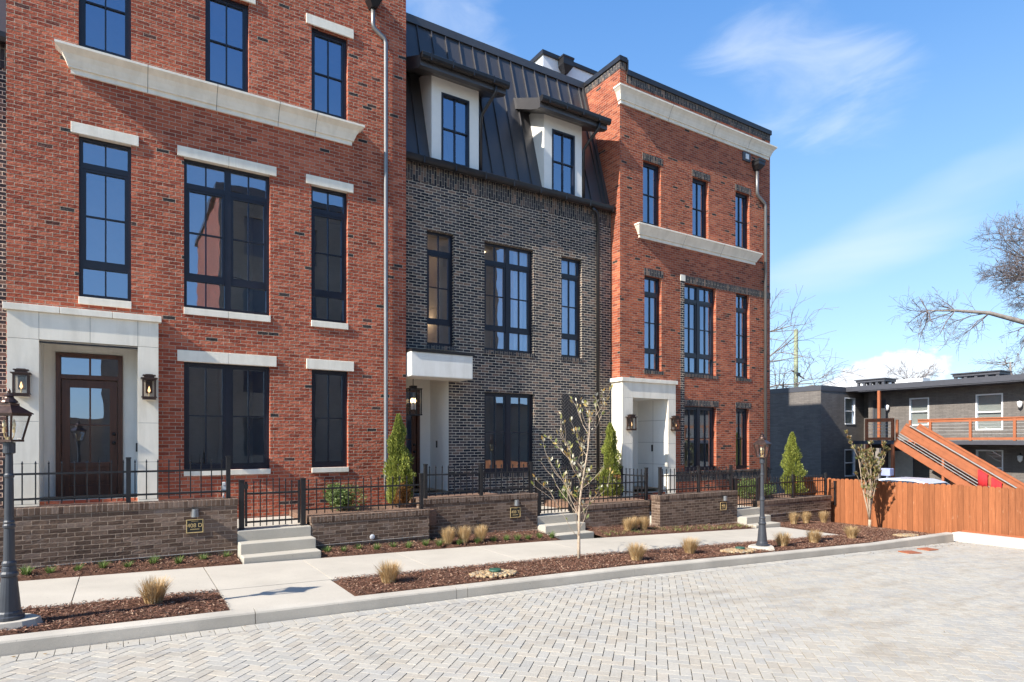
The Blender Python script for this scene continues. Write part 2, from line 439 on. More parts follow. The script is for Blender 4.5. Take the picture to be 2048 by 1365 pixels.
def make_mesh(name, v, f, mats, parent=None, mi=None, swap=False, bevel=0.0, smooth=False, label=None, fixn=True):
    me = bpy.data.meshes.new(name)
    org = origin_of(parent) if parent is not None else Vector((0, 0, 0))
    va = np.array(v, dtype=np.float64).reshape(-1, 3)
    me.from_pydata((va - np.array(org)).tolist(), [], f); me.update()
    mats = mats if isinstance(mats, (list, tuple)) else [mats]
    for m in mats: me.materials.append(m)
    if mi is not None and len(mats) > 1: me.polygons.foreach_set('material_index', mi)
    if fixn:
        bm = bmesh.new(); bm.from_mesh(me); bmesh.ops.recalc_face_normals(bm, faces=bm.faces); bm.to_mesh(me); bm.free()
    uv = me.uv_layers.new(name='UVMap')                  # UVs in metres, from the face's main direction
    nl = len(me.loops); vi = np.empty(nl, dtype=np.int64); me.loops.foreach_get('vertex_index', vi)
    nf = len(me.polygons); nor = np.empty(nf * 3); me.polygons.foreach_get('normal', nor); nor = nor.reshape(-1, 3)
    tot = np.empty(nf, dtype=np.int64); me.polygons.foreach_get('loop_total', tot)
    co = np.empty(len(me.vertices) * 3); me.vertices.foreach_get('co', co)
    P = (co.reshape(-1, 3) + np.array(org))[vi]; N = np.repeat(np.abs(nor), tot, axis=0)
    U = np.where((N[:, 0] > N[:, 1]) & (N[:, 0] > N[:, 2]), P[:, 1], P[:, 0])
    V = np.where((N[:, 2] > N[:, 0]) & (N[:, 2] > N[:, 1]), P[:, 1], P[:, 2])
    if swap: U, V = V, U
    uv.data.foreach_set('uv', np.stack([U, V], 1).ravel())
    if smooth: me.polygons.foreach_set('use_smooth', [True] * nf)
    o = bpy.data.objects.new(name, me); COL.objects.link(o)
    if parent is not None: o.parent = parent
    if bevel:
        md = o.modifiers.new('bevel', 'BEVEL'); md.width = bevel; md.segments = 2; md.limit_method = 'ANGLE'; md.angle_limit = R(40)
    if label: o['label'] = label
    return o


def np_mesh(name, V, F, mat, parent=None, col=None, smooth=False):
    """fast mesh of equal polygons; col = one colour per face"""
    V = np.asarray(V, dtype=np.float64).reshape(-1, 3); F = np.asarray(F, dtype=np.int32); k = F.shape[1]
    me = bpy.data.meshes.new(name); org = np.array(origin_of(parent)) if parent is not None else 0
    me.vertices.add(len(V)); me.vertices.foreach_set('co', (V - org).astype(np.float32).ravel())
    me.loops.add(F.size); me.loops.foreach_set('vertex_index', F.ravel())
    me.polygons.add(len(F)); me.polygons.foreach_set('loop_start', np.arange(0, F.size, k, dtype=np.int32))
    me.update(calc_edges=True)
    me.materials.append(mat)
    if col is not None:
        a = me.color_attributes.new('Col', 'FLOAT_COLOR', 'CORNER')
        c = np.ones((F.size, 4), dtype=np.float32); c[:, :3] = np.repeat(np.asarray(col), k, axis=0)
        a.data.foreach_set('color', c.ravel())
    me.polygons.foreach_set('use_smooth', [bool(smooth)] * len(F))
    o = bpy.data.objects.new(name, me); COL.objects.link(o)
    if parent is not None: o.parent = parent
    return o


def copy_tree(o, parent=None):
    c = o.copy(); COL.objects.link(c)
    if parent is not None: c.parent = parent
    for ch in list(o.children): copy_tree(ch, c)
    return c


def G(x):                                                # ground profile of the street, falling to the right
    return np.interp(x, [-30, -10, 7, 19, 28, 60], [-1.35, -1.682, -2.0815, -2.525, -2.70, -2.75])


def slab(name, xs, y0, y1, top, depth, mat, kind='structure', bevel=0.0):
    """strip following the ground profile, top(x) high"""
    m = MB(); n = len(xs)
    for i in range(n - 1):
        a, b = xs[i], xs[i + 1]; ta, tb = top(a), top(b)
        m.quad((a, y0, ta), (b, y0, tb), (b, y1, tb), (a, y1, ta))
        m.quad((a, y0, ta - depth), (b, y0, tb - depth), (b, y0, tb), (a, y0, ta))
        m.quad((a, y1, ta), (b, y1, tb), (b, y1, tb - depth), (a, y1, ta - depth))
    for xx in (xs[0], xs[-1]):
        t = top(xx); m.quad((xx, y0, t - depth), (xx, y0, t), (xx, y1, t), (xx, y1, t - depth))
    o = m.build(name, mat, bevel=bevel)
    return tag(o, kind=kind)


def herring(w, l, ext):
    """herringbone rectangles (x0,y0,x1,y1) in the un-rotated frame covering +-ext"""
    n = int(ext / w) + 2; out = []
    for y in range(-n, n):
        for x in range(-n, n):
            t = (x - y) % 4
            if t == 0: out.append((x * w, y * w, x * w + l, y * w + w))
            elif t == 3: out.append((x * w, y * w, x * w + w, y * w + l))
    return out


def clip(poly, x0, x1, y0, y1):
    for ax, lim, sg in ((0, x0, 1), (0, x1, -1), (1, y0, 1), (1, y1, -1)):
        res = []
        for i, p in enumerate(poly):
            q = poly[(i + 1) % len(poly)]; dp, dq = sg * (p[ax] - lim), sg * (q[ax] - lim)
            if dp >= 0: res.append(p)
            if dp * dq < 0:
                t = dp / (dp - dq); res.append((p[0] + t * (q[0] - p[0]), p[1] + t * (q[1] - p[1])))
        poly = res
        if len(poly) < 3: return []
    return poly


# ------------------------------------------------------------------ the ground
ROAD = -.135
Y_KERB_IN, Y_KERB_OUT = 7.66, 7.49
Y_PATH_OUT, Y_PATH_IN = 8.83, 10.56
X_END = 18.62


def build_ground():
    m = MB()
    xs = [-400, -120, -40, -20, -10, 0, 7, 13, 19, 28, 60, 150, 500]; ys = [-400, -60, -20, 0, 7.55, 20, 60, 500]
    for i in range(len(xs) - 1):
        for j in range(len(ys) - 1):
            a, b = xs[i], xs[i + 1]
            z = lambda x: float(G(x)) - .34
            m.quad((a, ys[j], z(a)), (b, ys[j], z(b)), (b, ys[j + 1], z(b)), (a, ys[j + 1], z(a)))
    tag(m.build('ground', grass_far), kind='structure')
    # bedding sand under the pavers and the rest of the drive
    m = MB()
    xs = [-30, -10, 0, 7, 13, 19]
    for i in range(len(xs) - 1):
        a, b = xs[i], xs[i + 1]
        if b == 19: b = X_END
        za, zb = float(G(a)) + ROAD - .030, float(G(b)) + ROAD - .030
        m.quad((a, -14, za), (b, -14, zb), (b, Y_KERB_OUT, zb), (a, Y_KERB_OUT, za))
    tag(m.build('road_base', plain('joint_sand', (.018, .016, .015), .95)), kind='structure')
    # pavers laid in a 45 degree herringbone
    V, F, C = [], [], []
    pal = np.array([(.455, .43, .385), (.47, .415, .345), (.385, .385, .375), (.48, .455, .41), (.43, .38, .315), (.415, .415, .405)])
    pal = (pal * .42 + pal.mean(0) * .58) * np.array((.955, .935, .885))
    ca = math.cos(R(45)); S = 14.5; ox, oy = 5.3, 0.2
    gap = .0034; ch = .0022

    def add(poly, base):
        cx = sum(p[0] for p in poly) / 4; cy = sum(p[1] for p in poly) / 4
        dz = rng.uniform(-.0018, .0018)
        b = len(V)
        for p in poly:
            V.append((p[0], p[1], float(G(p[0])) + ROAD - .034))
        for p in poly:
            V.append((p[0], p[1], float(G(p[0])) + ROAD - .0025 + dz))
        for p in poly:
            dx, dy = cx - p[0], cy - p[1]; L = math.hypot(dx, dy)
            V.append((p[0] + dx / L * ch * 1.4, p[1] + dy / L * ch * 1.4, float(G(p[0])) + ROAD + dz))
        for i in range(4):
            j = (i + 1) % 4
            F.append((b + i, b + j, b + 4 + j, b + 4 + i)); F.append((b + 4 + i, b + 4 + j, b + 8 + j, b + 8 + i))
        F.append((b + 8, b + 9, b + 10, b + 11))
        for _ in range(9): C.append(base)
    for (x0, y0, x1, y1) in herring(.105, .21, S):
        q = [(x0 + gap, y0 + gap), (x1 - gap, y0 + gap), (x1 - gap, y1 - gap), (x0 + gap, y1 - gap)]
        poly = [(ox + (p[0] - p[1]) * ca, oy + (p[0] + p[1]) * ca) for p in q]
        mx = max(p[0] for p in poly); my = max(p[1] for p in poly); mn = min(p[0] for p in poly); ny = min(p[1] for p in poly)
        if mn > X_END or my < -5 or ny > Y_KERB_OUT - .215 or mx < -7: continue
        if my > Y_KERB_OUT - .215 or mx > X_END:
            cl = clip(poly, -50, X_END - .004, -50, Y_KERB_OUT - .219)
            if len(cl) == 3: cl = cl + [((cl[2][0] + cl[0][0]) / 2, (cl[2][1] + cl[0][1]) / 2)]
            if len(cl) < 3: continue
            if len(cl) > 4: cl = [cl[0], cl[1], cl[2], cl[-1]] if len(cl) == 5 else cl[:4]
            ar = abs(sum(cl[i][0] * cl[(i + 1) % 4][1] - cl[(i + 1) % 4][0] * cl[i][1] for i in range(4))) / 2
            if ar < .0012: continue
            poly = cl
        base = pal[rng.choice([0, 0, 1, 2, 3, 3, 4, 5])] * rng.uniform(.95, 1.05)
        add(poly, base)
    x = -7.0
    while x < X_END - .15:
        w = .14
        add([(x + .003, Y_KERB_OUT - .212), (x + w - .003, Y_KERB_OUT - .212), (x + w - .003, Y_KERB_OUT - .004), (x + .003, Y_KERB_OUT - .004)], pal[rng.choice([0, 3, 5])] * rng.uniform(.96, 1.06))
        x += w
    o = np_mesh('road', V, F, paver_mat, col=C); tag(o, kind='structure')

    xs = [-12, -8, -4, 0, 1.04, 2.5, 4, 7, 10, 13, 15.45]
    t = lambda x: float(G(x))
    # sidewalk poured in panels with tooled joints
    panels = [-9.0, -7.4, -5.8, -4.2, -2.6, -.52, 1.04, 2.52, 4.15, 5.8, 7.45, 9.1, 10.7, 12.3, 13.9, 15.45]
    m = MB()
    for a, b in zip(panels[:-1], panels[1:]):
        a2, b2 = a + .006, b - .006
        for y0, y1 in ((Y_PATH_OUT, Y_PATH_IN),):
            m.quad((a2, y0, t(a2)), (b2, y0, t(b2)), (b2, y1, t(b2)), (a2, y1, t(a2)))
            m.quad((a2, y0, t(a2) - .1), (b2, y0, t(b2) - .1), (b2, y0, t(b2)), (a2, y0, t(a2)))
            m.quad((a2, y1, t(a2)), (b2, y1, t(b2)), (b2, y1, t(b2) - .1), (a2, y1, t(a2) - .1))
            for xx in (a2, b2): m.quad((xx, y0, t(xx) - .1), (xx, y0, t(xx)), (xx, y1, t(xx)), (xx, y1, t(xx) - .1))
    # short walk from the kerb, in line with the first steps
    a, b = 1.05, 2.49
    for y0, y1 in ((Y_KERB_IN + .012, Y_PATH_OUT - .010),):
        m.quad((a, y0, t(a) - .002), (b, y0, t(b) - .002), (b, y1, t(b) - .002), (a, y1, t(a) - .002))
        for xx in (a, b): m.quad((xx, y0, t(xx) - .1), (xx, y0, t(xx) - .002), (xx, y1, t(xx) - .002), (xx, y1, t(xx) - .1))
    tag(m.build('sidewalk', concrete), kind='structure')
    m = MB()
    for i in range(len(xs) - 1):
        a, b = xs[i], xs[i + 1]
        m.quad((a, Y_PATH_OUT, t(a) - .016), (b, Y_PATH_OUT, t(b) - .016), (b, Y_PATH_IN, t(b) - .016), (a, Y_PATH_IN, t(a) - .016))
    m.quad((1.04, Y_KERB_IN, t(1.04) - .018), (2.5, Y_KERB_IN, t(2.5) - .018), (2.5, Y_PATH_OUT, t(2.5) - .018), (1.04, Y_PATH_OUT, t(1.04) - .018))
    tag(m.build('sidewalk_bed', stone_joint), kind='structure')
    # kerb in cast lengths
    m = MB()
    cuts = [-9, -5.6, -2.2, 1.27, 3.83, 4.0, 7.1, 10.1, 13.1, 16.0, 18.3]
    lift = lambda x: float(np.interp(x, [14.5, 18.3], [0, .09]))
    for a, b in zip(cuts[:-1], cuts[1:]):
        k = 4
        for i in range(k):
            p = a + .004 + (b - a - .008) * i / k; q = a + .004 + (b - a - .008) * (i + 1) / k
            prof = lambda x: [(Y_KERB_IN, t(x) - .3), (Y_KERB_IN, t(x) + .012 + lift(x)), (Y_KERB_OUT + .055, t(x) + .010 + lift(x)), (Y_KERB_OUT + .028, t(x) - .004 + lift(x)), (Y_KERB_OUT + .018, t(x) - .022 + lift(x)), (Y_KERB_OUT, t(x) - .3)]
            P, Q = prof(p), prof(q)
            for j in range(5): m.quad((p, *P[j]), (q, *Q[j]), (q, *Q[j + 1]), (p, *P[j + 1]))
            if i == 0: m.quad(*[(p, *c) for c in P])
            if i == k - 1: m.quad(*[(q, *c) for c in Q])
    tag(m.build('kerb', kerb_mat), kind='structure')
    m = MB()
    m.prism_y([(X_END - .3 + .0, -2.95), (X_END, -2.95), (X_END + .02, -2.95), (X_END + .42, -2.95), (X_END + .42, -2.44), (X_END + .03, -2.44), (X_END, -2.47)][2:], -14, 7.70)
    m.build('kerb', concrete_mat('pale_kerb_concrete', (.60, .57, .52)), bevel=.02)
    tag(bpy.data.objects['kerb.001'], kind='structure')


build_ground()


def mulch_area(name, rects, chips):
    """bumpy bed with loose shredded chips on it"""
    V, F = [], []
    for (x0, x1, y0, y1, fz) in rects:
        nx, ny = max(2, int((x1 - x0) / .12)), max(2, int((y1 - y0) / .12))
        b = len(V)
        for j in range(ny + 1):
            for i in range(nx + 1):
                x = x0 + (x1 - x0) * i / nx; y = y0 + (y1 - y0) * j / ny
                e = min(i, nx - i, j, ny - j)
                V.append((x, y, fz(x, y) + (rng.uniform(-.012, .018) + .02 if e > 0 else -.02)))
        for j in range(ny):
            for i in range(nx):
                F.append((b + j * (nx + 1) + i, b + j * (nx + 1) + i + 1, b + (j + 1) * (nx + 1) + i + 1, b + (j + 1) * (nx + 1) + i))
    tag(np_mesh(name, V, F, mulch, smooth=True), kind='structure')
    V, F, C = [], [], []
    pal = np.array([(.17, .082, .052), (.115, .054, .036), (.24, .125, .082), (.19, .09, .058), (.38, .25, .17), (.07, .035, .025)])
    for (x0, x1, y0, y1, fz) in rects:
        n = int((x1 - x0) * (y1 - y0) * chips)
        for _ in range(n):
            x = rng.uniform(x0 + .02, x1 - .02); y = rng.uniform(y0 + .02, y1 - .02); z = fz(x, y) + .028 + rng.uniform(-.01, .014)
            a = rng.uniform(0, math.pi * 2); L = rng.uniform(.008, .024); w = rng.uniform(.002, .005); tl = rng.uniform(-.6, .6); tw = rng.uniform(-1, 1)
            dx, dy, dz = math.cos(a) * L * math.cos(tl), math.sin(a) * L * math.cos(tl), L * math.sin(tl)
            px, py, pz = -math.sin(a) * w * math.cos(tw), math.cos(a) * w * math.cos(tw), w * math.sin(tw)
            b = len(V)
            V += [(x - dx - px, y - dy - py, z - dz - pz), (x + dx - px, y + dy - py, z + dz - pz), (x + dx + px, y + dy + py, z + dz + pz), (x - dx + px, y - dy + py, z - dz + pz)]
            F.append((b, b + 1, b + 2, b + 3)); C.append(pal[rng.choice([0, 0, 1, 2, 3, 3, 4, 5])] * rng.uniform(.8, 1.25))
    o = np_mesh('mulch_chips', V, F, chip_mat, col=C)
    tag(o, 'loose dark red brown shredded bark chips lying on the ' + name.replace('_', ' '), 'mulch', kind='stuff')


gz = lambda x, y: float(G(x)) - .005
gs = lambda x, y: float(G(x)) + .0 - .10 * max(0.0, (x - 17.6) / 1.6)
mulch_area('planting_bed', [(-6.5, 1.045, Y_KERB_IN + .005, Y_PATH_OUT - .005, gz), (2.495, 15.45, Y_KERB_IN + .005, Y_PATH_OUT - .005, gz), (15.45, 19.2, 7.70, 11.2, gs)], 2400)
gw = lambda x, y: float(G(x)) + .01 + .05 * max(0, (y - 10.6) / .6)
mulch_area('border_bed', [(-6.5, 1.6, Y_PATH_IN + .01, 11.2, gw), (2.84, 5.2, Y_PATH_IN + .01, 11.2, gw), (5.2, 7.94, Y_PATH_IN + .01, 11.56, gw), (9.12, 11.45, Y_PATH_IN + .01, 11.56, gw), (11.45, 14.42, Y_PATH_IN + .01, 11.2, gw)], 1300)


def build_yards():
    m = MB()
    for x0, x1, z, y1 in ((-8, 2.83, -1.515, 12.98), (7.6, 9.4, -1.72, 13.38), (11.45, 15.6, -1.925, 12.98)):
        m.box(x0, x1, 11.50 if x0 < 7 or x0 > 10 else 11.86, y1, z - .3, z)
    tag(m.build('forecourt_paving', concrete), kind='structure')
    m = MB()
    for x0, x1, z, y0, y1 in ((2.835, 5.36, -1.40, 11.4, 12.98), (5.365, 7.595, -1.27, 11.75, 13.38), (9.405, 11.73, -1.555, 11.75, 13.38), (15.605, 19.2, -1.80, 11.4, 17.0)):
        m.box(x0, x1, y0, y1, z - .3, z)
    tag(m.build('yard_soil', yard_mulch), kind='structure')
    m = MB(); m.box(19.3, 62, -30, 60, -3.2, -2.73)
    tag(m.build('neighbour_yard', asphalt), kind='structure')


build_yards()

# ------------------------------------------------------------------ townhouses


def facade(m, x0, x1, z0, z1, y, opens, mi=0):
    """wall face at y with openings (x0,x1,z0,z1,depth): face cells and reveals"""
    xs = sorted({x0, x1, *[o[0] for o in opens], *[o[1] for o in opens]}); zs = sorted({z0, z1, *[o[2] for o in opens], *[o[3] for o in opens]})
    xs = [x for x in xs if x0 <= x <= x1]; zs = [z for z in zs if z0 <= z <= z1]
    for i in range(len(xs) - 1):
        for j in range(len(zs) - 1):
            cx, cz = (xs[i] + xs[i + 1]) / 2, (zs[j] + zs[j + 1]) / 2
            if any(o[0] < cx < o[1] and o[2] < cz < o[3] for o in opens): continue
            m.quad((xs[i], y, zs[j]), (xs[i + 1], y, zs[j]), (xs[i + 1], y, zs[j + 1]), (xs[i], y, zs[j + 1]), mi=mi)
    for (a, b, c, d, dp) in opens:
        Y = y + dp
        m.quad((a, y, c), (a, y, d), (a, Y, d), (a, Y, c), mi=mi); m.quad((b, y, c), (b, Y, c), (b, Y, d), (b, y, d), mi=mi)
        m.quad((a, y, d), (b, y, d), (b, Y, d), (a, Y, d), mi=mi); m.quad((a, y, c), (a, Y, c), (b, Y, c), (b, y, c), mi=mi)


def window(parent, x0, x1, z0, z1, y, kind, halves=1, pane_label=None, rec=.10):
    """dark metal window set back in its opening: frame with mullions and muntins > pane"""
    f = MB(); F = .055; ya, yb = y + rec, y + rec + .075
    f.box(x0, x0 + F, ya, yb, z0, z1); f.box(x1 - F, x1, ya, yb, z0, z1)
    f.box(x0 + F, x1 - F, ya, yb, z1 - F, z1); f.box(x0 + F, x1 - F, ya, yb, z0, z0 + F + .015)
    if halves == 2: spans = [(x0 + F, (x0 + x1) / 2 - .055), ((x0 + x1) / 2 + .055, x1 - F)]; f.box((x0 + x1) / 2 - .055, (x0 + x1) / 2 + .055, ya - .004, yb, z0 + F + .015, z1 - F)
    else: spans = [(x0 + F, x1 - F)]
    zb, zt = z0 + F + .015, z1 - F; H = z1 - z0
    mu = .012
    for (a, b) in spans:
        c = (a + b) / 2
        if kind == 'tall':                               # transom lights, casement, bottom lights
            t1, t0 = z1 - .175 * H, z0 + .205 * H
            f.box(a, b, ya + .003, yb, t1 - .055, t1 + .045); f.box(a, b, ya + .003, yb, t0 - .045, t0 + .055)
            ca, cb = a + .045, b - .045
            f.box(a, ca, ya + .012, yb - .004, t0 + .055, t1 - .055); f.box(cb, b, ya + .012, yb - .004, t0 + .055, t1 - .055)
            f.box(ca, cb, ya + .012, yb - .004, t1 - .095, t1 - .055); f.box(ca, cb, ya + .012, yb - .004, t0 + .055, t0 + .10)
            f.box(c - mu, c + mu, ya + .022, yb - .01, t1 + .045, zt); f.box(c - mu, c + mu, ya + .022, yb - .01, t0 + .10, t1 - .095); f.box(c - mu, c + mu, ya + .022, yb - .01, zb, t0 - .045)
            zm = (t0 + t1) / 2
            for p, q in ((ca, c - mu), (c + mu, cb)): f.box(p, q, ya + .022, yb - .01, zm - mu, zm + mu)
        else:
            ca, cb = a + .04, b - .04
            f.box(a, ca, ya + .012, yb - .004, zb, zt); f.box(cb, b, ya + .012, yb - .004, zb, zt)
            f.box(ca, cb, ya + .012, yb - .004, zt - .045, zt); f.box(ca, cb, ya + .012, yb - .004, zb, zb + .05)
            f.box(c - mu, c + mu, ya + .022, yb - .01, zb + .05, zt - .045)
            zm = (zb + zt) / 2
            for p, q in ((ca, c - mu), (c + mu, cb)): f.box(p, q, ya + .022, yb - .01, zm - mu, zm + mu)
    w = f.build('window', frame_metal, parent)
    g = MB()
    for a, b in spans: g.quad((a - .01, yb - .022, zb - .01), (b + .01, yb - .022, zb - .01), (b + .01, yb - .022, zt + .01), (a - .01, yb - .022, zt + .01))
    g.build('pane', window_glass, w)
    return w


def stone_bar(name, parent, x0, x1, z0, z1, y, out=.03, joint=None, mat=None):
    m = MB()
    if joint:
        j = (x0 + x1) / 2; m.box(x0, j - .003, y - out, y + .09, z0, z1); m.box(j + .003, x1, y - out, y + .09, z0, z1); m.box(j - .004, j + .004, y - out + .012, y + .08, z0 + .004, z1 - .004, mi=1)
    else: m.box(x0, x1, y - out, y + .09, z0, z1)
    return m.build(name, [mat or stone, stone_joint], parent, bevel=.006)


def cornice(parent, x0, x1, prof, y, back=.05, joints=()):
    """moulded stone band, mitred at its ends; prof = (projection, z)"""
    m = MB(); b = 0
    ring = lambda p, z: [(x0 - p, y + back, z), (x0 - p, y - p, z), (x1 + p, y - p, z), (x1 + p, y + back, z)]
    for (p, z), (q, w) in zip(prof[:-1], prof[1:]):
        A, B = ring(p, z), ring(q, w)
        for i in range(3): m.quad(A[i], A[i + 1], B[i + 1], B[i])
    m.quad(*ring(*prof[0])); m.quad(*ring(*prof[-1]))
    c = m.build('cornice', stone, parent)
    for jx in joints:
        m = MB()
        for (p, z), (q, w) in zip(prof[:-1], prof[1:]):
            m.quad((jx - .005, y - p - .0025, z), (jx + .005, y - p - .0025, z), (jx + .005, y - q - .0025, w), (jx - .005, y - q - .0025, w))
        m.build('joint', stone_joint, c, fixn=False)
    return c


def interior(parent, x0, x1, floors, y0, y1):
    m = MB()
    for a, b in zip(floors[:-1], floors[1:]):
        m.quad((x0, y1, a), (x1, y1, a), (x1, y1, b), (x0, y1, b))
        m.quad((x0, y0, a), (x0, y1, a), (x0, y1, b), (x0, y0, b)); m.quad((x1, y0, a), (x1, y0, b), (x1, y1, b), (x1, y1, a))
        m.quad((x0, y0, b - .25), (x1, y0, b - .25), (x1, y1, b - .25), (x0, y1, b - .25))
        m.quad((x0, y0, a), (x1, y0, a), (x1, y1, a), (x0, y1, a), mi=1)
    return m.build('interior', [interior_wall, interior_floor], parent)


def door_unit(parent, x0, x1, z0, z1, y, glass=True, handle_left=False):
    """panelled wood door with lights in a wood frame and transom"""
    f = MB(); w = .075; zt = z0 + (z1 - z0) * .835
    f.box(x0, x0 + w, y - .05, y + .06, z0, z1); f.box(x1 - w, x1, y - .05, y + .06, z0, z1); f.box(x0 + w, x1 - w, y - .05, y + .06, z1 - w, z1)
    f.box(x0 + w, x1 - w, y - .05, y + .06, zt - .04, zt + .04)
    c = (x0 + x1) / 2; f.box(c - .014, c + .014, y - .03, y + .05, zt + .04, z1 - w)
    d = f.build('door', wood_door, parent, bevel=.004)
    l = MB(); a, b = x0 + w + .006, x1 - w - .006; st = .125; zl = z0 + .62; top = zt - .05
    l.box(a, a + st, y, y + .05, z0 + .01, top); l.box(b - st, b, y, y + .05, z0 + .01, top)
    l.box(a + st, b - st, y, y + .05, top - .14, top); l.box(a + st, b - st, y, y + .05, zl - .09, zl); l.box(a + st, b - st, y, y + .05, z0 + .01, z0 + .20)
    l.box(a + st, b - st, y + .02, y + .045, z0 + .20, zl - .09)
    l.box(a + st + .06, b - st - .06, y + .008, y + .03, z0 + .26, zl - .15)
    l.box(c - .013, c + .013, y + .008, y + .045, zl, top - .14); zm = (zl + top - .14) / 2
    for p, q in ((a + st, c - .013), (c + .013, b - st)): l.box(p, q, y + .008, y + .045, zm - .013, zm + .013)
    l.build('door_leaf', wood_door, d, bevel=.004)
    g = MB(); g.quad((a + st, y + .03, zl), (b - st, y + .03, zl), (b - st, y + .03, top - .14), (a + st, y + .03, top - .14))
    g.quad((x0 + w, y + .02, zt + .04), (x1 - w, y + .02, zt + .04), (x1 - w, y + .02, z1 - w), (x0 + w, y + .02, z1 - w))
    g.build('pane', window_glass, d)
    hx = b - .06 if not handle_left else a + .06
    for hz in (z0 + .97, z0 + 1.14):
        h = MB(); h.lathe([(.032, 0), (.032, .012), (.014, .02), (.014, .03), (.028, .045), (.026, .06), (.001, .068)], n=12)
        h.v = [(hx + q[0], y - q[2], hz + q[1]) for q in h.v]; h.build('handle', black_iron, d, smooth=True)
    return d


def downspout(parent, path, r=.05, head=None, mat=pipe_metal, name='downspout'):
    m = MB(); m.tube(path, r, 10)
    o = m.build(name, mat, parent, smooth=True)
    if head:
        x, y, z, w, h = head
        m = MB(); pr = []
        t = [(w / 2, 0), (w / 2, -.06), (w / 2 - .02, -.07), (w / 2 - .02, -h * .55), (.06, -h)]
        b = None
        rings = []
        for hw, dz in t: rings.append([(x - hw, y - hw * .8, z + dz), (x + hw, y - hw * .8, z + dz), (x + hw, y + .14, z + dz), (x - hw, y + .14, z + dz)])
        for A, B in zip(rings[:-1], rings[1:]):
            for i in range(4): m.quad(A[i], A[(i + 1) % 4], B[(i + 1) % 4], B[i])
        m.quad(*rings[0]); m.quad(*rings[-1])
        m.build('leader_head', gutter_metal, o)
    return o


def portal(parent, x0, x1, z0, z1, ox0, ox1, oz1, y, ywall, cap_over=.02, side_back=None):
    """cast stone door surround built of jointed blocks"""
    m = MB(); yb = ywall - .001; g = .003
    zs = [z0, z0 + .55, z0 + 1.22, z0 + 1.92, oz1 + .02]
    for a, b in ((x0, ox0), (ox1, x1)):
        for p, q in zip(zs[:-1], zs[1:]): m.box(a, b, y, yb, p + g, q - g)
    zt = z1 - .11
    for a, b in ((x0, ox0), (ox0, (ox0 + ox1) / 2), ((ox0 + ox1) / 2, ox1), (ox1, x1)):
        m.box(a + (g if a > x0 else 0), b - (g if b < x1 else 0), y, yb, oz1 + .02 + g, zt - g)
    for i in range(4):
        m.box(x0 + .012, ox0 - .012, y + .012, yb, z0, zt, mi=1) if i == 0 else None
    m.box(ox1 + .012, x1 - .012, y + .012, yb, z0, zt, mi=1); m.box(ox0 - .012, ox1 + .012, y + .012, yb, oz1 + .03, zt, mi=1)
    p = m.build('portal', [stone, stone_joint], parent)
    m = MB(); w = (x1 - x0 + .1) / 3
    for i in range(3): m.box(x0 - .05 + i * w + (g if i else 0), x0 - .05 + (i + 1) * w - g, y - .045, yb, zt, z1)
    m.build('portal_cap', stone, p, bevel=.005)
    return p


def recess(parent, x0, x1, z0, z1, y0, y1, door=None, mat=stucco, joints=False):
    """entry recess walls, ceiling and floor; door hole in the back wall"""
    m = MB()
    m.quad((x0, y0, z0), (x0, y1, z0), (x0, y1, z1), (x0, y0, z1)); m.quad((x1, y0, z0), (x1, y0, z1), (x1, y1, z1), (x1, y1, z0))
    m.quad((x0, y0, z1), (x0, y1, z1), (x1, y1, z1), (x1, y0, z1)); m.quad((x0, y0, z0), (x1, y0, z0), (x1, y1, z0), (x0, y1, z0), mi=1)
    facade(m, x0, x1, z0, z1, y1, [(door[0], door[1], max(door[2], z0 + .001), door[3], .08)] if door else [])
    o = m.build('entry_recess', [mat, step_mat], parent, fixn=False)
    if joints:
        j = MB()
        for zz in (z0 + .8, z0 + 1.45, z0 + 2.1): j.box(x1 - .003, x1, y0 + .02, y1 - .02, zz, zz + .008)
        for yy in (y0 + .5,): j.box(x1 - .003, x1, yy, yy + .008, z0, z1 - .01)
        j.build('joint', stone_joint, o)
    return o


def soldier(parent, name, x0, x1, z0, z1, y, out=.006, mat=dark_soldier, dp=.05):
    m = MB(); m.box(x0, x1, y - out, y + dp, z0, z1)
    return m.build(name, mat, parent, swap=True)


CORN = lambda z0, z1, p: [(.035, z0), (.035, z0 + .085), (.068, z0 + .09), (.072, z0 + .115), (.085, z0 + .14), (.11, z0 + (z1 - z0) * .52), (.15, z0 + (z1 - z0) * .70), (p - .02, z0 + (z1 - z0) * .86), (p, z0 + (z1 - z0) * .90), (p, z1 - .0), (.02, z1 + .09)]


